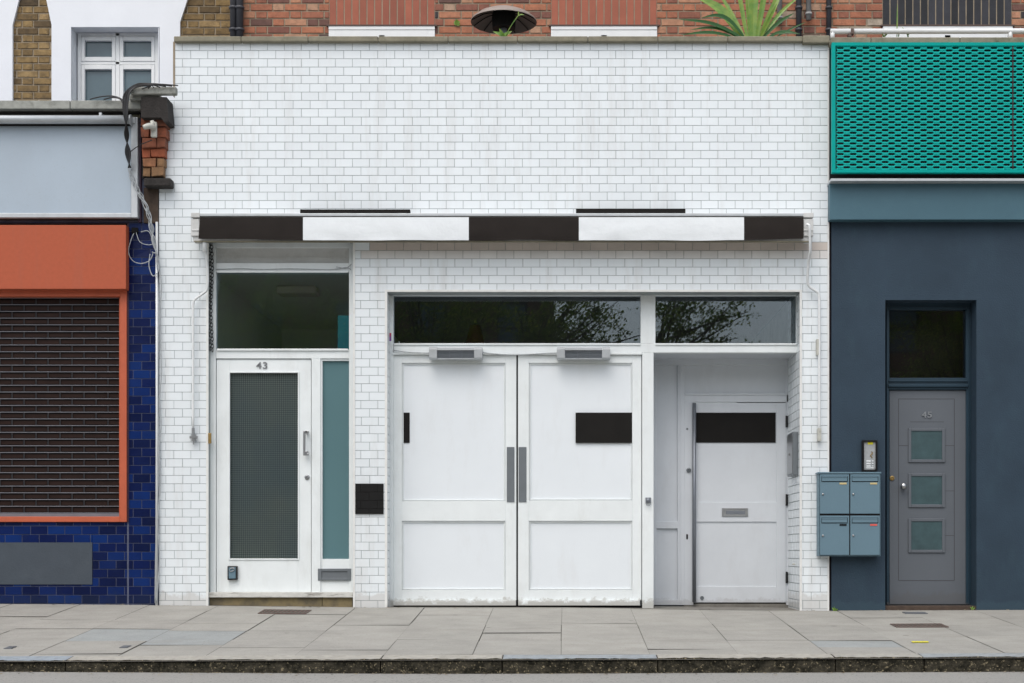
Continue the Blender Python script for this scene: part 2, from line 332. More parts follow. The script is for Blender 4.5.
# ---------------------------------------------------------------- masonry generator
def sub_rect(rect, holes):
    out = [rect]
    for (a0, a1, b0, b1) in holes:
        nx = []
        for (x0, x1, z0, z1) in out:
            if a0 >= x1 or a1 <= x0 or b0 >= z1 or b1 <= z0: nx.append((x0, x1, z0, z1)); continue
            if a0 > x0: nx.append((x0, a0, z0, z1)); x0 = a0
            if a1 < x1: nx.append((a1, x1, z0, z1)); x1 = a1
            if b0 > z0: nx.append((x0, x1, z0, b0))
            if b1 < z1: nx.append((x0, x1, b1, z1))
        out = nx
    return out
FRONT = lambda d: (lambda u, v, wv: (u, d-wv, v))
def masonry(mb, rect, holes, to, ux, uz, pu, pv, joint, th=.004, ch=.0012, bond='half', tonef=None, tilt=.0004, inside=None, m=0, jit=0, rowjit=0):
    x0, x1, z0, z1 = rect; ux0 = ux
    j0 = math.floor((z0-uz)/pv)-1; j1 = math.ceil((z1-uz)/pv)+1
    for j in range(j0, j1):
        zb = uz+j*pv; odd = j % 2; ux = ux0+random.uniform(-rowjit, rowjit)
        if bond == 'half':
            off = (pu/2 if odd else 0); n0 = math.floor((x0-ux-off)/pu)-1; n1 = math.ceil((x1-ux-off)/pu)+1
            cells = [(ux+off+n*pu, ux+off+(n+1)*pu) for n in range(n0, n1)]
        else:                                                   # stretcher, header, stretcher ...
            S, H = pu, pu*.512; per = S+H; off = (per*.5 if odd else 0)
            n0 = math.floor((x0-ux-off)/per)-1; n1 = math.ceil((x1-ux-off)/per)+1
            cells = []
            for n in range(n0, n1):
                a = ux+off+n*per; cells += [(a, a+S), (a+S, a+per)]
        for (ca, cb) in cells:
            a, b = ca+joint/2, cb-joint/2; lo, hi = zb+joint/2, zb+pv-joint/2
            if jit:
                a += random.uniform(-jit, jit); b += random.uniform(-jit, jit); lo += random.uniform(-jit, jit)*.6; hi += random.uniform(-jit, jit)*.6
            a, b, lo, hi = max(a, x0), min(b, x1), max(lo, z0), min(hi, z1)
            if b-a < .004 or hi-lo < .004: continue
            if inside and not inside((a+b)/2, (lo+hi)/2): continue
            t = tonef() if tonef else random.random()
            for (p0, p1, q0, q1) in sub_rect((a, b, lo, hi), holes):
                if p1-p0 < .004 or q1-q0 < .004: continue
                w4 = [th+random.uniform(-tilt, tilt) for _ in range(4)]
                c = min(ch, (p1-p0)/3, (q1-q0)/3)
                base = [to(p0, q0, 0), to(p1, q0, 0), to(p1, q1, 0), to(p0, q1, 0)]
                top = [to(p0+c, q0+c, w4[0]), to(p1-c, q0+c, w4[1]), to(p1-c, q1-c, w4[2]), to(p0+c, q1-c, w4[3])]
                n = len(mb.v); mb.v += base+top
                for q in ((4, 5, 6, 7), (0, 1, 5, 4), (1, 2, 6, 5), (2, 3, 7, 6), (3, 0, 4, 7)):
                    mb.f.append(tuple(n+i for i in q)); mb.m.append(m); mb.t.append(t)
def backing(mb, rect, holes, y0, y1, m=0):
    for (a, b, c, d) in sub_rect(rect, holes): mb.box(a, b, y0, y1, c, d, m)
def rect(px0, px1, py0, py1, d=0): return (X(px0, d), X(px1, d), Z(py1, d), Z(py0, d))

# ================================================================= SETTING
# pavement: cross-fall to the kerb, slight fall to the right
KW = 2.97
def lerp(pts, x):
    if x <= pts[0][0]: return pts[0][1]
    for (a, b), (c, d) in zip(pts, pts[1:]):
        if x <= c: return b+(d-b)*(x-a)/(c-a)
    return pts[-1][1]
ZW = [(X(0), Z(603.8)), (X(180), Z(605)), (X(370), Z(607.6)), (X(560), Z(608)), (X(815), Z(610.8)), (X(1024), Z(609.6))]
ZK = [(X(0, -3), Z(661, -3)), (X(400, -3), Z(659.3, -3)), (X(600, -3), Z(659, -3)), (X(1024, -3), Z(657, -3))]
def zp(x, y):
    if y >= 0: return lerp(ZW, x)
    t = min(-y/3.0, 1.0); return lerp(ZW, x)*(1-t)+lerp(ZK, x)*t
def t_of(py):                                # picture row -> distance in front of the wall
    a = py-VY; return (a*D-CZ*F)/(a+.0705*F)
mb = MB()
# base under the joints
xs = [-9+.5*i for i in range(37)]; ys = [-2.99, -2.25, -1.5, -.75, 0, .95]
for a, b in zip(xs, xs[1:]):
    for c, d in zip(ys, ys[1:]):
        h_ = 0.0 if c >= 0 else -.008
        mb.face([(a, c, zp(a, c)+h_), (b, c, zp(b, c)+h_), (b, d, zp(b, d)+h_), (a, d, zp(a, d)+h_)], 2 if c >= 0 else 1)
cross = {-6: [614, 622.5, 630.5, 641.4, 653], -5: [616.5, 625.3, 632, 645], -4: [616, 631.5, 640, 647.5], -3: [626, 641.5, 650], -2: [616, 624.3, 640],
         -1: [626, 633.5, 641.5], 0: [624, 640], 1: [625, 649.7], 2: [623.7, 640.5], 3: [625, 633, 641, 648], 4: [617, 641, 647.5], 5: [625, 637], -7: [622.5, 630.5, 641.4, 653],
         -8: [620, 632, 645]}
x0j = X(562)
for k in range(-15, 16):
    ja = x0j+.6*k; jb = ja+.6
    rows = [t_of(p) for p in cross.get(k, [random.uniform(614, 622), random.uniform(626, 634), random.uniform(638, 648)])]
    rows = [.004]+rows+[KW-.158]
    for i, (t0, t1) in enumerate(zip(rows, rows[1:])):
        g = random.uniform(.0007, .0024) if random.random() < .8 else .0045; y0, y1 = -t1+g*1.5, -t0-g*1.5
        tone = random.uniform(0, .86)
        if (k, i) in ((-6, 3), (-5, 3), (3, 3)): tone = .97
        dz = random.uniform(-.0015, .0015); tl = [random.uniform(-.002, .002) for _ in range(4)]
        sk = -.008*0
        def fx(xx, yy): return xx+(.010/3*0)
        nseg = 4 if y0 < 0 < y1 else 2
        ya = [y0+(y1-y0)*q/nseg for q in range(nseg+1)]
        if y0 < 0 < y1: ya = sorted(set(ya+[0.0]))
        for c, d in zip(ya, ya[1:]):
            mb.face([(ja+g, c, zp(ja, c)+dz+tl[0]), (jb-g, c, zp(jb, c)+dz+tl[1]), (jb-g, d, zp(jb, d)+dz+tl[1]), (ja+g, d, zp(ja, d)+dz+tl[0])], 0, tone)
M['porch_floor'] = mat('worn porch concrete', (.21, .20, .175), .9, vary=.35, vscale=9, dirt=.7, dirtcol=(.09, .08, .07), dscale=7)
tag(mb.build('pavement', [M['slab'], M['joint'], M['porch_floor']]), 'worn grey paving flags sloping to the kerb', None, kind='structure')
# kerb stones
mb = MB()
kj = [-9, X(-260, -3), X(-80, -3), X(64, -3), X(380, -3), X(502, -3), X(658, -3), X(836, -3), X(925, -3), X(1090, -3), X(1280, -3), 9]
tones = [.2, .7, .0, .8, .9, .1, .95, .7, .15, .6, .8]
for a, b, t in zip(kj, kj[1:], tones):
    a += .004; b -= .004; n = max(2, int((b-a)/.035))
    for i in range(n):
        p, q = a+(b-a)*i/n, a+(b-a)*(i+1)/n
        def kz(x): return lerp(ZK, x)+.005*noise.noise(Vector((x*3, t*9, 0)))+.006*noise.noise(Vector((x*22, t*5, 3)))
        def ky(x): return -2.975+.006*noise.noise(Vector((x*4, 3, t)))
        T = [(p, -2.808, zp(p, -2.81)+.001), (q, -2.808, zp(q, -2.81)+.001)]; E = [(p, ky(p)+.015, kz(p)), (q, ky(q)+.015, kz(q))]
        G = [(p, ky(p), kz(p)-.02), (q, ky(q), kz(q)-.02)]; B = [(p, -2.985, -.38), (q, -2.985, -.38)]
        mb.face([E[0], E[1], T[1], T[0]], 0, t); mb.face([G[0], G[1], E[1], E[0]], 1, t); mb.face([B[0], B[1], G[1], G[0]], 1, t)
    for xx, s in ((a, 1), (b, -1)):
        q = [(xx, -2.81, -.38), (xx, -2.81, kz(xx)), (xx, ky(xx)+.015, kz(xx)), (xx, ky(xx), kz(xx)-.02), (xx, -2.985, -.38)]
        mb.face(q if s > 0 else q[::-1], 1, t)
tag(mb.build('kerb', [M['kerb_top'], M['kerb_face']]), 'granite kerb stones with grimy mossy faces', None, kind='structure')
# road
mb = MB()
rz = lambda x: lerp([(X(0, -3), Z(672, -3)), (X(450, -3), Z(674.3, -3)), (X(1024, -3), Z(672, -3))], x)
for i in range(40):
    a, b = -10+.5*i, -10+.5*(i+1)
    mb.face([(a, -6, -.30), (b, -6, -.30), (b, -2.9, rz(b)), (a, -2.9, rz(a))])
mb.face([(-10, -600, -.30), (10, -600, -.30), (10, -6, -.30), (-10, -6, -.30)])
mb.face([(-600, -600, -.30), (-10, -600, -.30), (-10, 600, -.30), (-600, 600, -.30)])
mb.face([(10, -600, -.30), (600, -600, -.30), (600, 600, -.30), (10, 600, -.30)])
mb.face([(-10, -2.9, -.45), (10, -2.9, -.45), (10, 600, -.45), (-10, 600, -.45)])
tag(mb.build('road', M['road']), 'pale worn asphalt road with dark grit along the kerb', None, kind='structure')

# ================================================================= WHITE TILED SHOP
shop = thing('tiled_shop', (X(492), .1, 0), 'white tiled shop in the middle with number 43 door and wide double doors', 'shop')
PU, PV = 17.0/114.5, 8.335/114.5
TX, TZ = X(191), Z(58.7)
H43 = rect(208.3, 353, 236, 640)
HC = rect(387, 800.5, 291.6, 640)
outer = (X(159), X(828.5), -.15, Z(41))
notch = (X(150), X(174.5), Z(100), Z(20))
mb = MB(); backing(mb, outer, [H43, HC, notch], 0.004, .17)
# side walls, party walls and back wall of the building
mb.box(X(159), X(159)+.2, .17, 5, -.15, Z(100)); mb.box(X(828.5)-.2, X(828.5), .17, 5, -.15, Z(60))
mb.build('wall', M['grout'], shop)
mb = MB()
masonry(mb, outer, [H43, HC, notch], FRONT(.004), TX, TZ, PU, PV, .0028, jit=.00035, rowjit=.0035)
# reveals of the wide opening (left and right) and porch side wall
r0 = X(387); to = lambda u, v, wv: (r0+wv, u, v)
masonry(mb, (.002, .19, -.1, Z(292)), [], to, .002, TZ, PU, PV, .0042)
r1 = X(800.5); to = lambda u, v, wv: (r1-wv, u, v)
masonry(mb, (.002, .68, -.1, Z(292)), [], to, .04, TZ, PU, PV, .0055)
for i, t_ in enumerate(mb.t):                 # the two rows of tiles right under the awning are browner than the rest
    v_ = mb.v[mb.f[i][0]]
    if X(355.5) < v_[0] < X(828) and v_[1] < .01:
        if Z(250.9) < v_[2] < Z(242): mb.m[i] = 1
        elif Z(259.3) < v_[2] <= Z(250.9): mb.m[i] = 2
mb.build('tile_facing', [M['white_tile'], M['brown_tile'], M['faint_tile']], shop)
mb = MB(); mb.box(r1, r1+.2, .171, .95, -.12, Z(294)); mb.build('reveal_wall', M['grout'], shop)
mb = MB(); mb.box(r0-.15, r0-.0005, .171, .26, -.12, Z(294)); mb.build('reveal_wall', M['grout'], shop)
# edge trims
mb = MB()
for a, b, y0, y1 in ((206.2, 208.3, 243, 606), (353.0, 355, 243, 608), (384.8, 387.2, 289.6, 608), (799.8, 802, 289.6, 610.5), (827.6, 829.2, 41, 610.8)):
    mb.pb(a, b, y0, y1+3, -.006, .02)
mb.pb(387.2, 799.8, 289.6, 291.7, -.006, .02)
mb.build('corner_trim', M['trim'], shop)
# coping stones
cuts = [173.5, 241, 308, 378, 448, 517.5, 588, 658, 728, 803]
for a, b in zip(cuts, cuts[1:]):
    m1 = MB(); z = random.uniform(-.12, .12)
    m1.pb(a+.15, b-.15, 36+z, 41.5+z*.5, -.05, .34); m1.build('coping_stone', M['moss_stone'], shop, bevel=.008)
m1 = MB(); m1.pb(803, 830, 35, 43, -.055, .35); m1.build('coping_stone', M['moss_stone'], shop, bevel=.01)
m1 = MB(); m1.pb(173, 175, 41.6, 96, -.004, .2); m1.build('edge_board', M['mortar'], shop)
mb = MB(); mb.box(X(176), X(828.5), .25, 1.69, Z(66), Z(66)+.1); mb.build('roof', M['roofing'], shop)

# ---- entrance 43
e = .07
def frame_part(mb, name, m, parent, bev=.0025, label=None): return mb.build(name, m, parent, bevel=bev, label=label)
mb = MB()
mb.pb(208.9, 215.8, 243, 593, e, .07); mb.pb(349, 353.4, 243, 593, e, .07)
mb.pb(216, 349, 263, 272, e, .07); mb.pb(216, 349, 349.5, 358.5, e, .07)
mb.pb(216, 349, 236, 247.5, e, .07); mb.pb(311.5, 320.5, 358.5, 593, e, .07)
mb.pb(217, 348, 270.3, 272.6, e-.012, .012); mb.pb(217, 348, 348.6, 350.6, e-.015, .015)
frame_part(mb, 'door_frame', M['white_paint'], shop)
mb = MB(); mb.pb(216, 349, 247.5, 263, e+.035, .02); mb.pb(216, 349, 257, 258, e+.03, .006); mb.build('blind_box_panel', M['cassette'], shop, label='narrow grey-beige panel above the number 43 overlight')
mb = MB(); mb.pb(216, 349, 271.5, 350, e+.035, .006); ov = mb.build('overlight_window', M['glass'], shop)
mb = MB(); mb.pb(208.6, 353, 592.3, 597.5, e-.055, .12); frame_part(mb, 'sill', M['peeling'], shop, .004)
mb = MB(); mb.pb(209.5, 322, 597.5, 612, e-.02, .1); mb.pb(322.4, 352.5, 597.5, 612, e-.022, .1); mb.build('doorstep', M['step_wood'], shop, bevel=.004)
# door leaf 43
mb = MB()
mb.ring(216.6, 311, 359.4, 592, 13, 13, 13.5, 33.5, e+.012, .045)
mb.ring(228.4, 299.2, 371.4, 560, 1.4, 1.4, 1.4, 1.4, e+.004, .02)
dr = frame_part(mb, 'door', M['white_paint'], shop, .002, 'white door 43 with a tall wired glass pane')
mb = MB(); mb.pb(229, 299, 372, 559.5, e+.038, .006)
pw = mb.build('glass_pane', M['wired'], dr)
mb = MB()                                    # embossed wire grid, proud of the pane
for i in range(33):
    xx = 230.4+i*2.12; mb.pb(xx, xx+.55, 373, 558, e+.0365, .001)
for i in range(86):
    yy = 373.6+i*2.15; mb.pb(230, 298, yy, yy+.5, e+.0352, .001)
M['wire'] = mat('glass wire', (.075, .10, .105), .4, spec=.3)
mb.build('wire_mesh', M['wire'], dr)
mb = MB()
for yy in (432.5, 453): mb.box(X(306, e), X(308.4, e), e-.05, e+.012, Z(yy+1.6, e), Z(yy-1.6, e))
mb.pb(303, 305.2, 430.8, 455.2, e-.052, .02); mb.pb(303, 308.6, 430.8, 432.8, e-.050, .018); mb.pb(303, 308.6, 453.4, 455.4, e-.050, .018)
mb.build('handle', M['steel'], dr, bevel=.003)
mb = MB(); c = P(307.2, 477.3, e+.012); mb.lathe(c, [(.022, 0), (.022, .008), (.017, .012), (.010, .013), (.0095, .006), (0, .006)], 20, axis='y'); mb.build('lock', M['steel'], dr, smooth=False)
text('43', 262, 365.8, .060, e+.007, M['digit'], dr, 'door_number')
# side light with letterbox
mb = MB()
mb.ring(320.4, 351, 358.8, 592, 2, 2, 2, 33, e+.012, .045)
sl = frame_part(mb, 'side_window', M['white_paint'], shop, .002)
mb = MB(); mb.pb(321.5, 350, 359.6, 561, e+.036, .006); mb.build('glass_pane', M['frosted'], sl)
mb = MB(); mb.ring(317.8, 351, 568.6, 580.6, 3.6, 3.6, 2.6, 2.6, e-.006, .02); mb.pb(321, 348, 571, 578.5, e+.004, .006)
mb.build('letterbox', M['steel_plate'], sl, bevel=.002)
# corridor behind the overlight
mb = MB(); cx0, cx1, cz = X(205, .15), X(353.4, .15), Z(268, .1)
mb.box(cx0-.05, cx0, .17, 3.6, -.1, cz); mb.box(cx1, cx1+.05, .17, .45, -.1, cz); mb.box(cx0, cx1, 3.55, 3.6, -.1, cz)  # right wall cut short, out of view, so daylight enters from the shop
mb.box(cx0-.05, cx1+.05, .171, 3.6, cz, cz+.05); mb.box(cx0, cx1, .17, 3.55, -.12, -.08)
cor = mb.build('corridor', M['corridor'], shop)
mb = MB(); mb.pb(337.8, 357, 315.5, 420, .5, .12); mb.build('partition', M['teal_paint'], shop)
lc = P(298, 290, 1.0)
mb = MB(); mb.box(lc[0]-.19, lc[0]+.19, .9, 1.12, cz-.075, cz-.001)
tag(mb.build('corridor_light', M['lamp_cover'], None, bevel=.02), 'flat pale ceiling light seen through the overlight above door 43', 'ceiling light')

# ---- wide opening: frame, glazing, double doors
e = .19
mb = MB()
mb.pb(388.6, 393.4, 293, 609, e, .08)
mb.pb(393.4, 797, 292, 295.4, e, .08)
mb.pb(640.6, 655.4, 295.4, 343.5, e, .08)
mb.pb(394, 800.3, 343.5, 352.6, e, .08)
mb.pb(796.4, 801, 294.5, 343.5, e, .08)
mb.pb(642.2, 653.6, 352.6, 609.8, e, .09)
mb.pb(394, 640.6, 343.2, 345, e-.012, .012); mb.pb(655.4, 796.4, 343.2, 345, e-.012, .012)
mb.pb(392, 642, 352.6, 354.6, e-.01, .02)
frame_part(mb, 'shopfront_frame', M['white_paint'], shop)
for a, b in ((393, 641.5), (654.6, 797)):
    mb = MB(); mb.pb(a, b, 294, 344.5, e+.04, .006); mb.build('transom_window', M['glass'], shop)
def panelled_leaf(a, b, pans, e, m1, m2, top, bot, label):
    mb = MB(); x0, x1 = pans[0][0], pans[0][1]
    mb.pb(a, x0, top, bot, e, .045); mb.pb(x1, b, top, bot, e, .045)
    ys = [top]
    for p in pans: ys += [p[2], p[3]]
    ys.append(bot)
    for i in range(0, len(ys), 2): mb.pb(x0, x1, ys[i], ys[i+1], e, .045)
    leaf = mb.build('door', m1, shop, bevel=.002, label=label)
    for (p0, p1, q0, q1) in pans:
        mb = MB(); mb.pb(p0-.2, p1+.2, q0-.2, q1+.2, e+.022, .01)
        q = mb.build('panel', m2, leaf)
        mb = MB(); mb.ring(p0+.4, p1-.4, q0+.4, q1-.4, 1.1, 1.1, 1.1, 1.1, e+.009, .012); mb.build('moulding', m1, leaf, bevel=.002)
    return leaf
dl = panelled_leaf(393.6, 516.3, [(402, 505.3, 363, 501), (402, 505.3, 521, 590)], e+.015, M['white_paint'], M['panel_paint'], 355, 600.4, 'left white leaf of the double doors with a narrow black rectangle')
dr2 = panelled_leaf(518, 641.4, [(529, 632.2, 363, 500.3), (529, 632.2, 521, 590)], e+.015, M['white_paint'], M['panel_paint'], 355, 600.4, 'right white leaf of the double doors with a wide black rectangle')
for leaf, a, b in ((dl, 392.6, 516), (dr2, 518.2, 640)):
    mb = MB()
    pr = [(a, 600.6), (b, 600.6), (b, 605.4), (a, 605.4)]
    mb.pb(a, b, 600.6, 605.6, e-.02, .05); mb.build('weather_board', M['white_paint'], leaf, bevel=.004)
mb = MB(); mb.pb(392, 642, 605.6, 612, e+.01, .05); mb.build('threshold', M['black_gap'], shop)
mb = MB(); mb.pb(516.3, 518, 355, 606, e+.03, .02); mb.build('door_gap_seal', M['black_gap'], shop)
mb = MB(); mb.pb(506.8, 514.4, 447, 502, e+.008, .008); mb.build('push_plate', M['steel_plate'], dl, bevel=.001)
mb = MB(); mb.pb(518.6, 526.4, 447, 502, e+.008, .008); mb.build('push_plate', M['steel_plate'], dr2, bevel=.001)
mb = MB(); mb.pb(403, 409.6, 412.6, 442.8, e+.030, .008); mb.build('black_rectangle', M['black_panel'], dl)
mb = MB(); mb.pb(575.6, 632, 412.6, 442.8, e+.018, .02); mb.build('black_rectangle', M['black_panel'], dr2)
# dim shop interior behind the transom windows
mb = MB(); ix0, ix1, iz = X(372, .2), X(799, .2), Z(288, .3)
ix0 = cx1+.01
mb.box(ix0, ix0+.05, .26, .5, -.1, iz); mb.box(ix0, ix0+.05, 3.56, 6, -.1, iz); mb.box(ix1+.22, ix1+.27, .26, 6, -.1, iz); mb.box(ix0+.06, ix1+.22, 6, 6.05, 2.5, iz); mb.box(ix0, ix1+.27, .27, 6, iz, iz+.05); mb.box(ix0, ix1+.22, .3, 6, -.12, -.07)  # unseen opening left in the back wall so daylight reaches the corridor
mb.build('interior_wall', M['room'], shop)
t = thing('pendant_lamp', (X(475, 2), 2, Z(345, 2)), 'brown cone shade of a pendant lamp dimly seen through the wide transom window', 'lamp')
mb = MB(); mb.lathe((X(475, 2), 2, Z(345, 2)), [(.10, 0), (.05, .20), (.045, .20), (.09, 0)], 24); mb.build('lamp_shade', M['shade'], t, smooth=True)
mb = MB(); mb.tube([(X(475, 2), 2, Z(345, 2)+.18), (X(475, 2), 2, iz)], .004); mb.build('flex', M['cable_black'], t)
# latch on the post
mb = MB(); mb.pb(645.5, 651, 497.5, 503, e-.02, .02); mb.lathe(P(648.2, 500.2, e-.02), [(.016, 0), (.016, .01), (.006, .014), (0, .014)], 16, axis='y')
mb.tube([P(646, 503, e-.012), P(647, 505.5, e-.02), P(650, 505, e-.02), P(651, 502, e-.012)], .003, 6); mb.build('latch', M['pull_bar'], shop, bevel=.001)
mb = MB(); mb.pb(389.4, 391.2, 333, 341, .10, .004); mb.build('sticker', mat('blue and red sticker', (.03, .05, .35), .5, col2=(.45, .02, .03), vscale=18), shop)

# ---- porch with inner door
q = .68
mb = MB()
mb.pb(653, 790, 354, 365, q, .05)                         # head
mb.pb(640, 656.6, 365, 605, q, .05); mb.pb(677.8, 684.5, 365, 605, q, .05)
mb.pb(656.6, 677.8, 521.5, 528.5, q, .05); mb.pb(656.6, 677.8, 600, 605, q, .05)
mb.pb(684.5, 790, 393, 402, q, .05); mb.pb(684.5, 693.5, 402, 605, q, .05); mb.pb(786.4, 790.6, 365, 605, q, .05)
mb.pb(680, 681.2, 366, 603, q-.008, .01); mb.pb(684.5, 789, 393.4, 395, q-.012, .014)
frame_part(mb, 'porch_frame', M['porch_paint'], shop)
mb = MB(); mb.pb(656, 678.5, 364, 522, q+.025, .01); mb.pb(656, 678.5, 528, 601, q+.025, .01); mb.pb(684, 787, 364, 394, q+.025, .01)
mb.build('porch_panel', M['porch_paint'], shop)
mb = MB(); pc = Z(352.4, e)+.006
mb.box(X(640, e), X(800.4, e)+.05, e+.092, q+.05, pc, pc+.04); mb.box(X(640, e), X(640, e)+.06, e+.095, q+.05, -.1, pc)
mb.build('porch_lining', M['porch_paint'], shop)
leaf = panelled_leaf(693.8, 786, [(696.4, 776.6, 413, 507), ], q+.012, M['porch_paint'], M['porch_paint'], 402.8, 602.5, 'off-white inner porch door with a black rectangle near the top')
for ch in list(leaf.children): bpy.data.objects.remove(ch)
bpy.data.objects.remove(leaf)
mb = MB(); a0, a1 = 695.5, 776.4; eq = q+.012
mb.pb(693.8, a0, 402.8, 602.5, eq, .045); mb.pb(a1, 786, 402.8, 602.5, eq, .045)
for y0, y1 in ((402.8, 412.6), (502.2, 521.8), (586.4, 602.5)): mb.pb(a0, a1, y0, y1, eq, .045)
leaf = mb.build('door', M['porch_paint'], shop, bevel=.002, label='off-white inner porch door with a black rectangle near the top')
mb = MB(); mb.pb(a0-.2, a1+.2, 412.4, 502.4, eq+.012, .01); mb.build('panel', M['porch_paint'], leaf)
mb = MB(); mb.pb(a0-.2, a1+.2, 521.6, 586.6, eq+.012, .01); mb.build('panel', M['porch_paint'], leaf)
mb = MB(); mb.pb(695.8, 775.6, 412.8, 442.6, eq+.004, .01); mb.build('black_rectangle', M['black_panel'], leaf)
mb = MB(); mb.tube([P(694.2, 403, q-.03), P(694.2, 602, q-.03)], .018, 12, smooth=False)
for yy in (410, 500, 595): mb.tube([P(694.2, yy, q-.03), P(694.2, yy, q+.014)], .009, 8, smooth=False)
mb.build('pull_bar', M['pull_bar'], leaf, smooth=True)
mb = MB(); mb.ring(722, 748, 508, 516.6, 2, 2, 1.8, 1.8, q+.004, .01); mb.pb(723.5, 746.5, 509.5, 515.4, q+.009, .006); mb.build('letterbox', M['steel'], leaf, bevel=.0015)
mb = MB(); mb.pb(726, 745, 510.8, 514.4, q+.002, .008)
mb.build('letter_flap', M['pull_bar'], leaf, bevel=.0015)
mb = MB(); c = P(688.6, 470.2, q); mb.lathe(c, [(.022, 0), (.022, .012), (.012, .016), (.010, .006), (0, .006)], 20, axis='y')
mb.build('lock', M['steel_plate'], leaf)
mb = MB(); mb.lathe(P(687.2, 429, q), [(.010, 0), (.010, .004), (0, .004)], 12, axis='y'); mb.build('spyhole', M['steel_plate'], leaf)
mb = MB(); mb.lathe(P(702, 598, eq), [(.018, 0), (.018, .006), (.012, .006), (.011, .002), (0, .002)], 16, axis='y')
mb.build('door_bolt', M['steel_plate'], leaf)
mb = MB(); mb.prism([(687, 533.8), (688, 534.6), (688, 538.6), (687, 540), (686.2, 538.6), (686.2, 534.6)], q-.002, .004); mb.build('keyhole', M['black_gap'], leaf)
for yy in (421.5, 500, 577.5):
    mb = MB(); mb.pb(786.2, 788.2, yy-5.5, yy+5.5, q-.012, .014); mb.tube([P(786.4, yy-5.8, q-.014), P(786.4, yy+5.8, q-.014)], .008, 8, smooth=False)
    mb.build('hinge', M['dark_metal'], leaf)
mb = MB(); mb.pb(693, 787, 602.6, 604, q+.03, .04); mb.build('threshold', M['black_gap'], shop)
mb = MB(); mb.pb(684, 790, 603.8, 612, q+.006, .04); mb.build('threshold', M['porch_floor'], shop)
# steel access box on the porch side wall
mb = MB(); xr = r1-.005
mb.box(xr-.045, xr, .10, .42, Z(475, .1), Z(431.5, .1))
t = thing('meter_box', (xr-.03, .26, Z(475, .1)), 'narrow steel electrical box on the tiled side wall of the porch', 'metal box')
mb.build('box_body', M['steel_plate'], t, bevel=.005)
mb = MB(); mb.box(xr-.050, xr-.0455, .115, .405, Z(473, .1), Z(433.5, .1)); mb.build('box_cover', M['steel'], t, bevel=.002)
mb = MB(); mb.box(xr-.062, xr-.0505, .24, .26, Z(454.5, .1), Z(452, .1)); mb.build('cover_latch', M['steel'], t, bevel=.002)

# ================================================================= THINGS ON THE WHITE SHOP
# awning
ad = -.20
aw = thing('awning', (X(503), -.1, Z(243)), 'long closed wall awning with black and white striped front band across the white tiles', 'awning')
mb = MB(); zt, zb_ = Z(214.5, ad), Z(241, ad)
xa, xb = X(193, ad), X(812.5, ad)
pr = [(-.205, zt-.012), (-.20, zt+.004), (-.15, zt+.010), (-.001, zt+.016), (-.001, Z(242.6)), (-.03, Z(242.6)-.002), (-.19, zb_), (-.19, zt-.02)]
A = [(xa, y, z) for y, z in pr]; B = [(xb, y, z) for y, z in pr]; n = len(pr)
mb.face(A); mb.face(B[::-1])
for i in range(n): mb.face((A[i], B[i], B[(i+1) % n], A[(i+1) % n]))
mb.build('cassette', M['cassette'], aw)
mb = MB(); mb.pb(191.5, 813.5, 213.2, 216.0, ad-.012, .07); mb.build('top_rail', M['alu'], aw, bevel=.003)
mb = MB(); mb.box(X(194, ad), X(811, ad), -.195, -.16, zb_-.006, zb_+.004); mb.build('bottom_rail', M['moss_stone'], aw)
for a, b, c1 in ((190.8, 199.5, 1), (803.5, 813.5, -1)):
    mb = MB(); mb.pb(a, b, 219, 236, ad-.006, .19); mb.pb(a+.5*c1, b-.5, 229, 231, ad-.012, .02); mb.pb(a+2, b-1, 236, 241.5, ad+.02, .1); mb.pb(a, b+.3, 212.6, 217.4, ad-.015, .16)
    mb.build('end_cap', M['cassette'], aw, bevel=.005)
def valance(a, b, m, seed, ab=None):
    mb = MB(); n = max(8, int((b-a)/3)); rows = 6; d0 = ad-.018
    for side, dd in ((0, 0), (1, .005)):
        for j in range(rows+1):
            for i in range(n+1):
                px = a+(b-a)*i/n+((ab or 0)*(1-i/n)*j/rows)
                sag = 1.2*noise.noise(Vector((px*.018, seed, 0)))
                fold = .006*noise.noise(Vector((px*.03, j*.5, seed)))*j/rows
                py = 217.2+(240.2+sag-217.2)*j/rows
                if a < 250: py += -1.6*(1-(px-198)/105)*j/rows if px < 303 else 0
                if a > 740: py += -1.8*((px-744)/60)*j/rows
                x, _, z = P(px, py, d0); mb.v.append((x, d0+dd+fold-.004*math.sin(j/rows*3.1), z))
    S = (rows+1)*(n+1)
    for side in (0, 1):
        for j in range(rows):
            for i in range(n):
                q0 = side*S+j*(n+1)+i; f = (q0, q0+n+1, q0+n+2, q0+1)
                mb.f.append(f if side == 0 else f[::-1]); mb.m.append(0); mb.t.append(.5)
    return mb.build('valance_panel', m, aw, smooth=True)
valance(200, 303, M['canvas_dark'], 1, -1.5); valance(303.05, 468.8, M['canvas_white'], 1); valance(468.85, 578.8, M['canvas_dark'], 1)
valance(578.85, 744, M['canvas_white'], 1); valance(744.05, 803.5, M['canvas_dark'], 1)
for a, b, y0 in ((300, 410, 209.4), (576, 685.5, 208.6)):
    mb = MB(); mb.pb(a, b, y0, 213.6, -.10, .05); mb.pb(a+20, a+22, 212, 215, -.09, .03); mb.pb(b-22, b-20, 212, 215, -.09, .03)
    mb.build('name_rail', M['black_panel'], aw, bevel=.002)
mb = MB(); mb.tube([P(204.5, 236, -.17), P(204.8, 246, -.17), P(207.6, 268, -.10), P(207.4, 288, -.06), P(203, 293.5, -.05), P(195.5, 299, -.045), P(193.4, 304, -.04), P(193.2, 320, -.04), P(193.2, 431, -.04)], .010, 10)
mb.tube([P(204.5, 235, -.17), P(204.8, 252, -.165)], .019, 10, smooth=False)
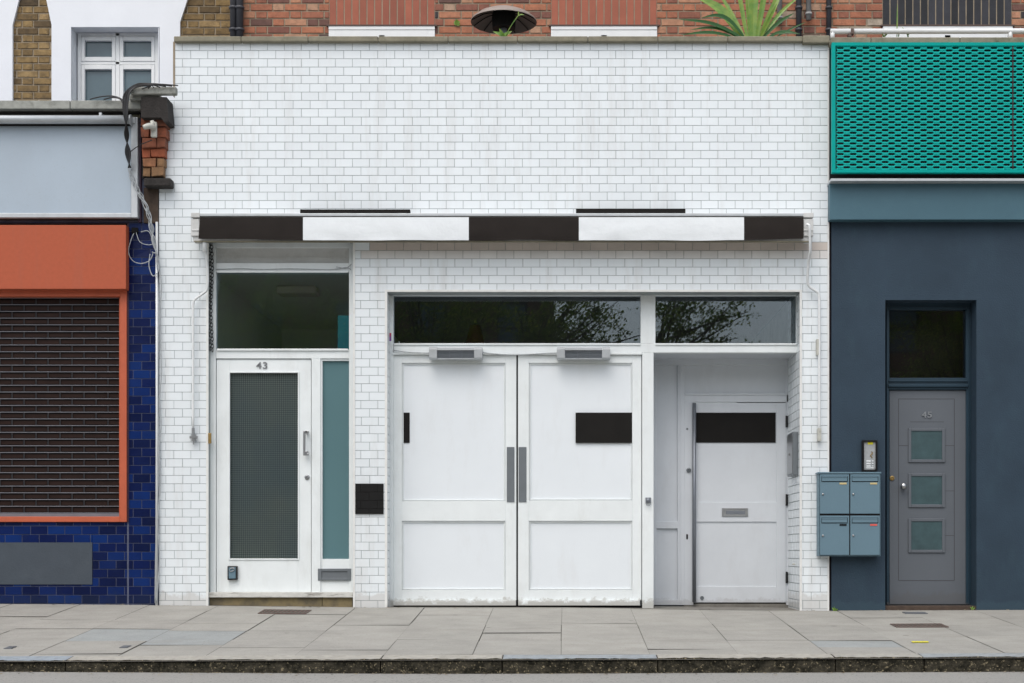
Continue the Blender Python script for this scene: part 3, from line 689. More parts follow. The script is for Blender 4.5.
wr = mb.build('winding_rod', M['tube_white'], aw, smooth=True)
mb = MB(); mb.tube([P(193.2, 428, -.04), P(193.2, 436, -.04)], .014, 10, smooth=False); mb.pb(189.5, 197, 436, 438.4, -.055, .03); mb.pb(191.6, 194.8, 434, 441, -.05, .045); mb.tube([P(193.4, 440, -.04), P(193.6, 444.5, -.04)], .006, 8, smooth=False)
mb.build('rod_bracket', M['steel'], wr)
mb = MB(); mb.tube([P(806.6, 224.5, -.24), P(809.3, 226, -.25), P(809.8, 234, -.24), P(810.3, 250, -.2), P(808.6, 262, -.13), P(807.6, 281, -.07), P(810, 287, -.055), P(816.5, 291.5, -.045), P(819, 296, -.04), P(819.3, 315, -.04), P(819.3, 436, -.04)], .012, 10)
wr = mb.build('winding_rod', M['tube_white'], aw, smooth=True)
mb = MB(); mb.pb(816.6, 819, 339, 355, -.05, .045); mb.build('rod_clip', M['camera_grey'], wr, bevel=.002)
mb = MB(); mb.pb(818, 821.4, 428, 441, -.055, .05); mb.lathe(P(819.6, 431, -.055), [(.006, 0), (.006, .004), (0, .004)], 8, axis='y')
mb.build('rod_bracket', M['camera_grey'], wr, bevel=.002)
# chain
mb = MB()
for cxp, top, ph in ((211.8, 240, 0), (209.6, 246, .5)):
    z = Z(top, .03); k = 0
    while z > Z(352, .03):
        c = Vector((X(cxp, .03)+.006*math.sin(z*9+ph), .03, z)); pts = []
        for i in range(9):
            a = 2*math.pi*i/8; u = .011*math.cos(a); v = .021*math.sin(a)
            pts.append(c+(Vector((u, 0, v)) if k % 2 == 0 else Vector((u*.3, u, v))))
        mb.tube(pts, .0032, 5, smooth=False, cap=False); z -= .031; k += 1
tag(mb.build('hanging_chain', M['dark_metal'], None, smooth=True), 'dark iron chain hanging at the left edge of the number 43 overlight', 'chain')
# two heaters over the doors
def heater(cx, label):
    d = .08
    t = thing('door_heater', (X(cx, d), .1, Z(359.5, d)), label, 'heater', 'heaters above the white double doors')
    mb = MB()
    x0, x1 = X(cx-26.6, d), X(cx+26.6, d); z1, z0 = Z(347.2, d), Z(358.6, d)
    pr = [(.185, z1), (.10, z1+.004), (.08, z1-.02), (.088, z0+.01), (.115, z0-.004), (.185, z0)]
    # casing as two ends and a top hood so the grille sits in an opening
    for (p, q_) in ((x0, X(cx-18.6, d)), (X(cx+18.6, d), x1)):
        A = [(p, y, z) for y, z in pr]; B = [(q_, y, z) for y, z in pr]
        mb.face(A); mb.face(B[::-1])
        for i in range(len(pr)): mb.face((A[i], B[i], B[(i+1) % 6], A[(i+1) % 6]))
    mb.box(X(cx-18.6, d), X(cx+18.6, d), .084, .185, Z(350.2, d), z1+.001); mb.box(X(cx-18.6, d), X(cx+18.6, d), .10, .185, z0-.002, z0+.006)
    mb.build('casing', M['alu'], t, bevel=.003)
    mb = MB(); mb.box(X(cx-18.4, d), X(cx+18.4, d), .12, .18, z0+.006, Z(350.3, d)); mb.build('heating_element', M['steel_plate'], t)
    mb = MB()
    for i in range(6):
        zz = z0+.012+i*.0125; mb.box(X(cx-18.5, d), X(cx+18.5, d), d+.010+.003*(5-i)*.3, d+.014+.003*(5-i)*.3, zz, zz+.0025)
    for i in range(4): xx = X(cx-18.4+i*12.2, d); mb.box(xx, xx+.004, d+.018, d+.022, z0+.006, Z(350.3, d))
    mb.build('grille', M['pull_bar'], t)
heater(455.5, 'slim grey heater above the left leaf of the white double doors')
heater(583.5, 'slim grey heater above the right leaf of the white double doors')
mb = MB()
mb.tube([P(393.5, 349.6, .175), P(396, 350.5, .17), P(412, 352.6, .165), P(430, 353, .165)], .005, 6)
tag(mb.build('heater_cable', M['cable_grey'], None, smooth=True), 'short pale cable from the door frame corner to the left heater', 'cable')
mb = MB()
mb.tube([P(482, 352.5, .165), P(500, 354.4, .165), P(520, 354.8, .165), P(545, 353.5, .165), P(558, 353, .165)], .005, 6)
tag(mb.build('heater_cable', M['cable_grey'], None, smooth=True), 'thin pale cable sagging between the two heaters above the double doors', 'cable')
mb = MB(); mb.tube([P(216, 269.4, .06), P(240, 268.6, .058), P(262, 269.4, .058), P(290, 268.8, .058), P(330, 269.6, .058), P(346, 267.5, .058), P(351, 270, .058)], .0035, 6)
mb.tube([P(336, 267, .058), P(346, 268, .055), P(351.5, 264, .055)], .003, 6)
tag(mb.build('overlight_wire', M['cable_grey'], None, smooth=True), 'thin wire tacked along the rail over the number 43 overlight', 'wire')
# black square blanking out part of the narrow pillar, no real plaque
t = thing('blanked_square', P(369, 514, -.01), 'black square blanking out part of the narrow white tiled pillar beside the double doors', 'blanked area')
mb = MB(); mb.pb(355.4, 383.4, 483.8, 514, -.012, .012); mb.build('backing_board', M['black_panel'], t)
mb = MB(); masonry(mb, rect(355.6, 383.2, 484, 513.8, -.012), [], FRONT(-.012), TX, TZ, PU, PV, .003, th=.002, tilt=.0001); mb.build('tile_facing', M['black_tile'], t)
# key safe on door 43
t = thing('key_safe', P(232, 580, .06), 'small grey key safe at the bottom left of the number 43 door', 'key safe')
mb = MB(); mb.pb(227.3, 237, 566, 580, .045, .037); mb.build('body', M['dark_metal'], t, bevel=.005)
mb = MB(); mb.pb(228.6, 235.6, 567.4, 578.6, .039, .006); mb.build('cover', M['mailbox'], t, bevel=.003)
mb = MB(); mb.tube([P(229.6, 570.5, .034), P(230.5, 568.6, .034), P(233.5, 568.2, .034), P(234.2, 570, .034), P(231, 571.5, .034), P(229.6, 570.5, .034)], .004, 6); mb.build('dial', M['steel'], t, smooth=True)
mb = MB(); mb.pb(208, 211.2, 433, 443.5, -.016, .01)
tag(mb.build('door_contact', M['brass'], None, bevel=.003), 'small brass plate on the edge trim left of the number 43 door', 'brass plate')
mb = MB(); c = P(793, 565, .3); mb.lathe((r1-.01, .30, c[2]), [(.0, 0), (.014, 0), (.016, .006), (.01, .014), (0, .016)], 12)
tag(mb.build('pipe_stub', M['camera_grey']), 'tiny pale plug on the tiled side wall of the porch', 'plug')

# ================================================================= LEFT BLUE SHOP
bl = thing('blue_shop', (X(0), .1, 0), 'blue tiled shop on the left with closed shutter, red board and pale blank sign', 'shop')
bx0 = X(-330)
bounds = (bx0, X(158.5), -.12, Z(222))
sh = rect(-230, 121, 296, 517); shole = rect(-236, 127.5, 223, 522)
ph = rect(-180, 92.3, 542.5, 584.5)
mb = MB(); backing(mb, (bx0, X(158.6), -.12, Z(112)), [shole], .006, .3)
mb.box(bx0, bx0+.2, .3, 5, -.12, Z(112)); mb.box(bx0, X(158), .3, 5, Z(118), Z(116))
mb.build('wall', M['blue_grout'], bl)
mb = MB(); masonry(mb, bounds, [shole, ph, (X(126.8), X(128.6), -.2, Z(522))], FRONT(.006), X(133), Z(603.8), 17.1/114.5, 8.66/114.5, .0045, tilt=.0009)
mb.build('tile_facing', M['blue_tile'], bl)
mb = MB(); mb.pb(127.2, 128.8, 222, 522, -.003, .03); mb.build('edge_strip', M['purple'], bl)
mb = MB(); mb.box(ph[0], ph[1], -.004, .006, ph[2], ph[3]); mb.build('riser_panel', M['grey_panel'], bl, bevel=.001)
# shutter
mb = MB(); mb.ring(-236, 126.6, 289.4, 522, 6, 6.6, 7, 5.5, -.02, .12); mb.pb(119, 121, 297, 516.5, .015, .03)
sf = mb.build('shutter_frame', M['orange'], bl, bevel=.004)
d = .05
mb = MB(); ysh = 298.0; k = 0; pitch = 6.72
while ysh < 516:
    mb.tube([P(-229, ysh, d), P(120, ysh, d)], .0036, 6, smooth=False)
    xx = -228+(12 if k % 2 else 0)
    while xx < 119:
        mb.pb(xx-.28, xx+.28, ysh, ysh+pitch, d-.002, .004, 1); xx += 24
    ysh += pitch; k += 1
mb.pb(-229, 120, 513.5, 517, d-.01, .02)
mb.build('roller_shutter', [M['shutter'], M['shutter_link']], bl)
mb = MB(); ysh = 298.4; k = 0
while ysh < 512:
    xx = -228+(12 if k % 2 else 0)-24
    while xx < 119:
        a, b = max(xx+1.1, -228), min(xx+22.9, 119.5)
        if b > a: mb.pb(a, b, ysh+1.3, ysh+pitch-1.5+random.uniform(-.3, .3), d+.012, .006)
        xx += 24
    ysh += pitch; k += 1
mb.build('slat_filling', M['slat'], bl)
mb = MB(); mb.pb(-233, 124, 290, 520, .12, .02); mb.build('window', M['black_gap'], bl)
# red fascia board
mb = MB(); mb.pb(-236, 126, 225, 289, -.10, .09); mb.build('red_board', M['red_board'], bl, bevel=.004)
mb = MB(); mb.pb(-236, 127, 218, 225, .03, .05); mb.pb(-236, 140, 217.5, 219.5, -.03, .05); mb.build('fascia_batten', M['dark_stone'], bl)
# blank sign
t = thing('sign_board', P(-40, 217, -.05), 'blank pale blue-grey sign board above the red board', 'sign')
mb = MB(); mb.pb(-240, 131, 126, 214, -.06, .03); mb.build('sign_face', M['sign_face'], t)
mb = MB(); mb.pb(-240, 131, 123.4, 126, -.068, .04); mb.build('tube_shade_strip', M['black_gap'], t)  # black strip puts the shaded line beneath the tube into colour
mb = MB(); mb.pb(131, 137.5, 117, 217.5, -.085, .085); mb.pb(-240, 131, 213, 217.5, -.085, .085); mb.build('sign_frame', M['alu'], t, bevel=.004)
mb = MB(); mb.pb(138, 141, 122, 222, -.03, .03); mb.build('side_board', M['purple'], t)
# tube above the sign
mb = MB(); mb.tube([P(-240, 119.6, -.13), P(130.5, 119.6, -.13)], .036, 16, smooth=False)
t = thing('rolled_awning', P(-40, 125, -.13), 'rolled grey awning tube above the pale sign board', 'awning')
mb.build('roller_tube', M['alu'], t, smooth=True)
mb = MB(); mb.tube([P(130.5, 120, -.13), P(131.5, 120, -.13)], .047, 16, smooth=False); mb.pb(130, 135, 117, 123, -.10, .1); mb.pb(99, 101.5, 112.5, 116, -.13, .13); mb.build('end_bracket', M['alu'], t)
# parapet coping
for a, b in zip((-240, -130, -20, 70, 141), (-130, -20, 70, 141)):
    mb = MB(); mb.pb(a+.3, b-.3, 100.3, 108.8, -.12, .34); mb.build('coping_stone', M['stone'], bl, bevel=.006)
mb = MB(); mb.pb(-240, 139, 108.8, 113, -.05, .26); mb.build('coping_bed', M['dark_stone'], bl)
mb = MB(); mb.pb(-240, 140, 113, 118, -.005, .1); mb.build('frieze', M['moss_stone'], bl)
# corbel
t = thing('stone_corbel', P(154, 222, -.1), 'crumbling brick and stone corbel between the blue shop and the white tiles', 'corbel')
mb = MB(); mb.pb(130, 176, 86.4, 94, -.22, .06); mb.build('cap_slab', M['stone'], t, bevel=.01)
mb = MB(); mb.pb(129, 160, 94, 100, -.16, .16); mb.build('bed_slab', M['stone'], t, bevel=.01)
mb = MB(); mb.prism([(141, 97), (166.5, 97), (168.5, 121), (164, 122), (161, 117.5), (141, 117.5)], -.20, .196); mb.build('sooty_block', M['dark_stone'], t, bevel=.01)
mb = MB(); ys_ = [117.6, 127, 137.5, 148, 157.5, 167.2, 176.5]; tn = [.15, .35, .3, .65, .95, 1.0]
for i, (a, b) in enumerate(zip(ys_, ys_[1:])):
    s0 = 140.3+i*.6; e0 = 165.5-.3*i
    cut_ = s0+(e0-s0)*(.36 if i % 2 else .62)
    for (p_, q_, jt) in ((s0, cut_-.35, random.uniform(-.08, .12)), (cut_+.35, e0+random.uniform(-.8, .8), random.uniform(-.1, .1))):
        n = len(mb.f); nv = len(mb.v); dd_ = random.uniform(-.014, .014)
        mb.pb(p_, q_, a+.35+random.uniform(-.3, .3), b-.6+random.uniform(-.3, .3), -.13+.010*i+dd_, .128-.010*i-dd_)
        for j in range(nv, len(mb.v)): mb.v[j] = tuple(c_+random.uniform(-.006, .006) for c_ in mb.v[j])
        for j in range(n, len(mb.f)): mb.t[j] = min(1, max(0, tn[i]+jt))
mb.build('brick_course', M['corbel_brick'], t, bevel=.006)
mb = MB(); mb.pb(141.8, 163, 117.6, 177.5, -.05, .06); mb.build('mortar_core', M['dark_stone'], t)
mb = MB(); mb.pb(143.5, 170.5, 177.8, 186, -.12, .115); mb.build('base_slab', M['dark_stone'], t, bevel=.01)
mb = MB(); mb.pb(143.5, 158.2, 187.5, 223, -.012, .03); mb.build('brick_shaft', M['dirty_brick'], t, bevel=.004)
# alarm camera on corbel
t = thing('security_camera', P(152, 137, -.2), 'small pale camera bracket on the brick corbel', 'camera')
mb = MB(); mb.pb(150.5, 156.5, 121.5, 137, -.19, .03); mb.build('bracket', M['camera_grey'], t, bevel=.008)
mb = MB(); mb.tube([P(143.5, 127.5, -.25), P(149, 126, -.23), P(154, 127, -.19)], [.02, .032], 10); mb.tube([P(152, 121, -.21), P(153.5, 127, -.21)], .018, 10, smooth=False); mb.build('body', M['camera_grey'], t, smooth=True)
# cables
mb = MB(); rr = random.Random(3)
for i in range(7):
    o = (i*.95-2.8)*rr.uniform(.8, 1.5); dd = -.2-.012*i
    mb.tube([P(178-i*6, 85.5+i*.6, -.24), P(150, 84.6+o*.4, -.25), P(136, 86+o*.6, -.25), P(127.5+o, 93, dd), P(125.5+o, 104, dd), P(126+o*.6, 118, dd), P(126.5-o*.8, 135, dd+.05), P(128+o, 152, dd+.08), P(129.5-o*.5, 168, dd+.1)], .0052, 6)
mb.tube([P(90, 99.3, -.14), P(100, 96.8, -.15), P(112, 96, -.15), P(121, 98.8, -.17), P(125, 104, -.2)], .0055, 6)
mb.tube([P(104, 99.5, -.14), P(112, 97.5, -.16), P(120, 99, -.17), P(124, 106, -.2)], .006, 6)
mb.tube([P(130, 152, -.13), P(140, 145, -.17), P(152, 140, -.19)], .004, 6)
tag(mb.build('black_cable_bundle', M['cable_black'], None, smooth=True), 'tangled black cables draped over the parapet beside the corbel', 'cable')
mb = MB()
for i in range(7):
    ph_ = i*.9
    def q_(px, py, dd=-.09): return P(px+2.4*math.sin(ph_+py*(.16+.02*i)), py, dd-.016*math.cos(ph_+py*.16))
    pts = [q_(129.5, 168), q_(132, 178), q_(136.5, 188), q_(141, 196), q_(145.5, 206), q_(149, 216), q_(151.5, 228), q_(154, 240), q_(155.5, 255)]
    mb.tube(pts, .0034, 6)
mb.tube([P(141, 232, -.03), P(148, 231, -.03), P(152, 238, -.04), P(154, 248, -.03)], .004, 6)
mb.tube([P(135, 231, -.02), P(131, 240, -.03), P(128.5, 252, -.03), P(133, 261, -.03), P(142, 263.5, -.03), P(150, 260, -.03), P(153.5, 252, -.03)], .004, 6)
mb.tube([P(136, 232, -.02), P(140, 242, -.03), P(149, 245, -.03), P(154, 243, -.03)], .0035, 6)
mb.tube([P(150, 254, -.03), P(149, 266, -.03), P(153, 276, -.04), P(158.5, 270, -.04), P(158, 256, -.04), P(152, 252, -.03)], .0045, 6)
mb.tube([P(155.5, 252, -.03), P(158, 264, -.03), P(161.5, 285, -.03), P(160, 310, -.03), P(160.5, 345, -.03), P(161.5, 372, -.03), P(159.5, 400, -.03), P(161, 425, -.03), P(159, 450, -.03), P(160.5, 480, -.03), P(158, 520, -.03), P(159.5, 560, -.03), P(156.5, 603, -.03)], .006, 6)
mb.tube([P(155.5, 245, -.03), P(158.6, 300, -.02), P(158, 380, -.02), P(158.6, 470, -.02), P(156, 540, -.02), P(155, 603, -.02)], .005, 6)
tag(mb.build('grey_cable_bundle', M['cable_grey'], None, smooth=True), 'twisted pale grey cables looping down the edge of the white tiles', 'cable')
mb = MB(); mb.tube([P(156.8, 222, -.018), P(157, 420, -.018), P(156.6, 607, -.018)], .011, 10, smooth=False)
tag(mb.build('conduit_pipe', M['tube_white'], None, smooth=True), 'thin white conduit running down between blue and white tiles', 'pipe')
mb = MB(); mb.tube([P(134.8, 230.5, -.03), P(134.8, 230.5, .002)], .024, 12, smooth=False); mb.pb(131.5, 138, 227.5, 233.5, -.008, .01)
tag(mb.build('junction_box', M['black_gap']), 'small black junction box at the top of the blue tiled pilaster', 'junction box')

# ================================================================= RIGHT SLATE-BLUE SHOP
rs = thing('slate_blue_shop', (X(1000), .1, 0), 'dark slate-blue rendered shop on the right with grey door 45', 'shop')
nx1 = X(1360)
H45 = rect(885.3, 976.5, 300, 640)
mb = MB(); backing(mb, (X(831.5), nx1, -.12, Z(45)), [H45], 0, .25)
mb.box(nx1-.2, nx1, .25, 5, -.12, Z(45)); mb.box(X(831), nx1, .25, 5, Z(60), Z(57))
mb.build('wall', M['navy_render'], rs)
mb = MB(); mb.box(X(829.3), X(831.5), .05, .2, -.12, Z(45)); mb.build('joint_filler', M['screen_back'], rs)
mb = MB(); mb.pb(829.8, 1350, 181.5, 219.6, -.10, .099); mb.build('fascia_box', M['fascia_blue'], rs, bevel=.003)
mb = MB(); mb.pb(831, 1350, 178.4, 180.8, -.19, .19); mb.build('flashing', M['alu'], rs)
mb = MB(); mb.pb(830, 1350, 171, 178.4, -.02, .02); mb.build('shadow_gap', M['black_gap'], rs)
for a, b in ((831, 871), (871.4, 960), (960.4, 1060), (1060.4, 1160), (1160.4, 1350)):
    mb = MB(); mb.pb(a, b, 37, 43, -.13, .4); mb.build('coping_stone', M['moss_stone'], rs, bevel=.008)
# perforated green screen
sc = thing('mesh_screen', P(1000, 176, -.16), 'green perforated metal screen above the slate-blue fascia', 'metal screen')
sd = -.17
mb = MB(); mb.ring(832, 1340, 42.3, 172.6, 3.6, 3.6, 3.4, 3.4, sd, .05); mb.pb(1170, 1172, 45, 169.6, sd+.005, .03)
mb.build('frame', M['green'], sc, bevel=.002)
mb = MB(); per, pv = 12.8, 2.655; A_, h_ = .60, .77; nrow = int((169.2-45.5)/pv)+1; sgn = 1
for r in range(nrow):
    yc = 46.4+r*pv; ph_ = (r % 2)*.5
    xs_ = []; xx = 835-(0); k = 0
    steps = [0, .17, .33, .5, .67, .83]
    pts = []
    n0 = int((1338-834)/per)+2
    for n in range(-1, n0):
        for f in (0, .20, .30, .5, .70, .80):
            s_ = f; val = 1 if (f <= .2 or f >= .8) else (-1 if .3 <= f <= .7 else 0)
            px = 834+(n+f+ph_)*per
            if 834.5 <= px <= 1337: pts.append((px, yc+A_*val))
    for (p0, q0), (p1, q1) in zip(pts, pts[1:]):
        a0 = P(p0, q0-h_, sd+.010); a1 = P(p1, q1-h_, sd+.010); b0 = P(p0, q0+h_, sd+.006); b1 = P(p1, q1+h_, sd+.006)
        mb.face([b0, b1, a1, a0])
        c0 = (a0[0], sd+.020, a0[2]); c1 = (a1[0], sd+.020, a1[2]); e0 = (b0[0], sd+.026, b0[2]); e1 = (b1[0], sd+.026, b1[2])
        mb.face([a0, a1, c1, c0]); mb.face([e0, e1, b1, b0]); mb.face([c0, c1, e1, e0])
mb.build('perforated_sheet', M['green'], sc)
mb = MB(); mb.pb(1012.4, 1013.5, 45.6, 169.4, sd+.002, .02); mb.build('seam', M['screen_back'], sc)
mb = MB(); mb.pb(832.5, 1338, 44, 171, -.03, .02); mb.build('backing', M['screen_back'], sc)
# white roof rail
t = thing('roof_rail', P(1000, 40, .1), 'white tube rail on the roof above the green screen', 'rail')
mb = MB(); mb.tube([P(830.5, 31.4, .1), P(1340, 30.4, .1)], .023, 12, smooth=False); mb.build('rail', M['tube_white'], t, smooth=True)
for px in (832.5, 1010, 1190):
    mb = MB(); mb.tube([P(px, 32, .1), P(px, 40, .1)], .02, 10, smooth=False); mb.build('post', M['tube_white'], t, smooth=True)
mb = MB(); mb.pb(851, 854, 28.4, 33.6, .07, .06); mb.pb(848.5, 851.5, 33, 36.5, .07, .06); mb.build('clamp', M['rust'], t)
# door 45
e = .17
mb = MB()
mb.pb(886.6, 889.4, 302, 606, e, .08); mb.pb(966.2, 971.5, 302, 606, e, .08); mb.pb(889.4, 966.2, 302, 309.6, e, .08); mb.pb(889.4, 966.2, 377.8, 389.6, e, .08)
mb.pb(888.6, 968, 380, 381.6, e-.012, .014); mb.pb(888.4, 968.5, 384, 386.8, e-.02, .022); mb.pb(889, 967.5, 306.5, 308, e-.01, .012); mb.pb(968.6, 969.6, 306, 604, e-.012, .014); mb.pb(971.5, 974.8, 302, 606, e+.03, .04)
frame_part(mb, 'door_frame', M['navy_frame'], rs)
mb = MB(); mb.pb(888.5, 967, 308.5, 379, e+.04, .006); mb.build('overlight_window', M['glass_dark'], rs)
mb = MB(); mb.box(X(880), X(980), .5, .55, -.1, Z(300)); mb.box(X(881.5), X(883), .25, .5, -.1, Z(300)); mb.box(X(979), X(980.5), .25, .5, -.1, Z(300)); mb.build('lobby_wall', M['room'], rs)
mb = MB(); mb.pb(889.6, 966, 390.4, 604.2, e+.02, .045)
d45 = mb.build('door', M['grey_door'], rs, bevel=.002, label='grey door 45 with three small square panes')
g = e+.0205
mb = MB()
for a, b, c, dd in ((898.2, 898.9, 398.6, 580.6), (954, 954.7, 398.6, 580.6), (898.9, 954, 398.6, 399.2), (898.9, 954, 580.2, 580.9), (910, 944, 421.6, 422.1), (899, 908, 445.3, 445.9), (945.4, 954, 445.3, 445.9), (945.4, 954, 490.6, 491.2), (945.4, 954, 535.2, 535.8)):
    mb.pb(a, b, c, dd, g-.0015, .004)
M['groove'] = mat('door groove shade', (.055, .058, .068), .7)
mb.build('groove', M['groove'], d45)
for y0, y1 in ((428, 462.4), (473.2, 507.4), (518.4, 552.8)):
    mb = MB(); mb.ring(908.4, 945.2, y0, y1, 3, 3, 3, 3, e+.008, .02); wn = mb.build('window', M['grey_door'], d45, bevel=.004)
    mb = MB(); mb.pb(911, 942.6, y0+2.6, y1-2.6, e+.0155, .006); mb.build('glass_pane', M['door_glass'], d45)
text('45', 927, 415, .054, e+.014, M['number_steel'], d45, 'door_number')
mb = MB(); c = P(902.4, 486.4, e+.02); mb.lathe(c, [(.014, 0), (.011, .02), (.024, .035), (.030, .05), (.024, .064), (0, .068)], 20, axis='y'); mb.build('knob', M['steel'], d45, smooth=True)
mb = MB(); c = P(892, 478.2, e+.02); mb.lathe(c, [(.022, 0), (.021, .008), (.012, .011), (.009, .006), (0, .006)], 16, axis='y'); mb.build('lock', M['brass'], d45)
mb = MB(); mb.pb(887, 969, 604.4, 606.2, e-.01, .1, 0); mb.build('threshold', M['dark_metal'], rs)
mb = MB(); mb.pb(885.3, 976.5, 606, 615, .015, .3); mb.build('doorstep', M['dirty_brick'], rs, bevel=.003)
# mailboxes
md = -.13
t = thing('mailbox_bank', P(849.5, 556, -.07), 'blue-grey bank of four mailboxes between the white tiles and door 45', 'mailboxes')
mb = MB(); mb.pb(818.8, 880.6, 472.4, 556.2, md+.012, .115); mb.pb(818, 881.4, 472, 473.6, md-.004, .125); mb.build('carcass', M['mailbox'], t, bevel=.003)
boxes = [(820.0, 849.2, 474.2, 513.6, 'cream_label'), (850.4, 879.8, 474.2, 513.6, 'cream_label'), (820.0, 849.2, 515.6, 555, 'black_gap'), (850.4, 879.8, 515.6, 555, 'red_label')]
mb = MB(); mb.pb(819.6, 880, 474, 555.3, md+.008, .006); mb.build('gap_backing', M['black_gap'], t)
for a, b, y0, y1, lb in boxes:
    mb = MB(); mb.pb(a, b, y0+7.8, y1, md, .009); mb.pb(a, a+1.5, y0, y0+7.8, md, .009); mb.pb(b-1.5, b, y0, y0+7.8, md, .009); mb.pb(a+1.5, b-1.5, y0, y0+2, md, .009)
    dd = mb.build('mailbox_door', M['mailbox'], t, bevel=.0015)
    mb = MB(); mb.pb(a+2, b-2, y0+2.2, y0+7.0, md-.006, .006); mb.pb(a+2, b-2, y0+2.2, y0+3.2, md-.010, .012); mb.build('flap', M['mailbox'], dd, bevel=.0015)
    mb = MB(); mb.pb(b-9.6, b-2.6, y0+8.4, y0+10.2, md-.003, .004); mb.build('name_label', M[lb], dd)
    mb = MB(); mb.lathe(P(a+2.9, y0+20, md), [(.010, 0), (.0095, .006), (.006, .009), (0, .009)], 14, axis='y'); mb.build('lock', M['steel'], dd, smooth=True)
# intercom
t = thing('intercom', P(869.8, 471, -.03), 'silver door intercom with yellow label above the mailboxes', 'intercom')
mb = MB(); mb.ring(862.4, 877.6, 440.2, 471.4, 1.6, 1.8, 1.8, 1.6, -.04, .04); mb.build('hood_frame', M['black_gap'], t, bevel=.003)
mb = MB(); mb.pb(863.8, 876, 441.8, 470, -.022, .02); mb.pb(864.2, 865.6, 443, 469, -.028, .008); mb.pb(874.2, 875.6, 443, 469, -.028, .008); mb.build('face_plate', M['silver'], t, bevel=.002)
mb = MB(); mb.pb(867.8, 873, 442, 444.4, -.026, .005); mb.build('yellow_label', M['yellow_label'], t)
mb = MB()
for yy in (460.3, 462.8, 465.3): mb.pb(866.4, 870.8, yy, yy+1.5, -.028, .007); mb.pb(872, 873.6, yy, yy+1.2, -.028, .007)
mb.pb(866.2, 873.8, 467.3, 468.5, -.028, .007)
mb.build('button', M['tube_white'], t, bevel=.001)
mb = MB(); mb.tube([P(871.6, 451.5, -.028), P(872.4, 453.5, -.028), P(870.6, 455.5, -.028), P(872.4, 457.8, -.028)], .004, 6); mb.build('key_symbol', M['brass'], t)

# ================================================================= UPPER FACADES
ud = 1.7
bh = thing('red_brick_house', (X(620, ud), ud, 0), 'red brick house standing back above the white and slate-blue shops', 'house')
bxl, bxr = X(243, ud), X(1500, ud); zt = 8.6
wins = [(329, 435), (551, 657), (882.5, 1012)]
holes = []
for a, b in wins: holes.append((X(a, ud), X(b, ud), Z(130, ud), Z(25.5, ud)+.0))
lint = [(X(a, ud), X(b, ud), Z(25.5, ud), Z(25.5, ud)+.46) for a, b in wins]
mb = MB(); backing(mb, (bxl, bxr, 3.9, zt), holes, ud+.008, ud+.30); mb.box(bxl, bxr, ud+.31, ud+6, zt-.1, zt); mb.box(bxl, bxl+.25, ud+.3, ud+6, 3.9, zt-.1); mb.box(bxr-.25, bxr, ud+.3, ud+6, 3.9, zt-.1)
mb.build('mortar_wall', M['mortar'], bh)
mb = MB(); masonry(mb, (bxl, bxr, 3.9, zt), holes+lint, FRONT(ud+.008), X(250, ud), Z(26, ud), .225, .075, .011, th=.008, ch=.003, bond='flem', tonef=lambda: min(1, max(0, random.gauss(.52, .26))), tilt=.0012, jit=.0015)
mb.build('brickwork', M['red_brick'], bh)
for i, l in enumerate(lint):
    mb = MB(); n = round((l[1]-l[0])/.0745); st = (l[1]-l[0])/n
    for k in range(n):
        a = l[0]+k*st; nf = len(mb.f); mb.box(a+.0055, a+st-.0055, ud+.004+random.uniform(-.001, .001), ud+.02, l[2]+.004, l[3]-.004); tt = random.random()
        for j in range(nf, len(mb.f)): mb.t[j] = tt
    mb.build('lintel', M['black_brick'] if i == 2 else M['soldier'], bh, bevel=.002, label='dark blue-black brick lintel' if i == 2 else None)
for a, b in wins:
    dw = ud+.05
    x0, x1 = X(a, ud), X(b, ud); zt_ = Z(25.5, ud); zb2 = Z(130, ud)
    mb = MB()
    mb.box(x0, x1, ud-.025, ud+.05, zt_-.05, zt_-.016)
    mb.box(x0, x0+.07, dw-.07, dw, zb2, zt_-.05); mb.box(x1-.07, x1, dw-.07, dw, zb2, zt_-.05); mb.box((x0+x1)/2-.03, (x0+x1)/2+.03, dw-.07, dw, zb2, zt_-.10); mb.box(x0+.07, x1-.07, dw-.07, dw, zt_-.13, zt_-.05)
    wn = mb.build('window', M['win_white'], bh, bevel=.003)
    mb = MB(); mb.box(x0+.06, x1-.06, dw-.03, dw-.02, zb2, zt_-.12); mb.build('pane', M['win_glass'], wn)
    mb = MB(); mb.box(x0-.02, x1+.02, ud-.03, ud+.02, zt_-.014, zt_-.001); mb.build('lintel_plate', M['rust'], wn)
# yellow brick and white render house
yd = 2.2
yh = thing('rendered_house', (X(80, yd), yd, 0), 'white rendered house with yellow brick piers above the blue shop', 'house')
yx0, yx1 = X(-330, yd), X(243.5, yd)
wh = rect(71, 159.5, 27, 140, yd)
mb = MB(); backing(mb, (yx0, yx1+.1, 3.6, zt), [wh], yd+.008, yd+.30); mb.box(yx0, yx1, yd+.31, yd+6, zt-.1, zt)
mb.build('mortar_wall', M['mortar'], yh)
def in_brick(x, z):
    px = VX+x*F/(D+yd); return 5 < px < 60
def in_pier(x, z): return VX+x*F/(D+yd) > 170
mb = MB(); masonry(mb, (yx0, yx1-.01, 3.6, 7.6), [wh], FRONT(yd+.008), X(0, yd), Z(99, yd), .225, .0735, .011, th=.008, ch=.003, bond='flem', tonef=lambda: random.random(), tilt=.002, inside=in_brick, jit=.003)
mb.build('brickwork', M['yellow_brick'], yh)
mb = MB(); masonry(mb, (X(165, yd), yx1+.08, 3.6, 7.6), [], FRONT(yd+.008), X(0, yd), Z(99, yd), .225, .0735, .011, th=.008, ch=.003, bond='flem', tonef=lambda: random.random(), tilt=.002, inside=in_pier, jit=.003)
mb.build('brickwork', M['yellow_brick'], yh)
mb = MB(); rd = yd-.03
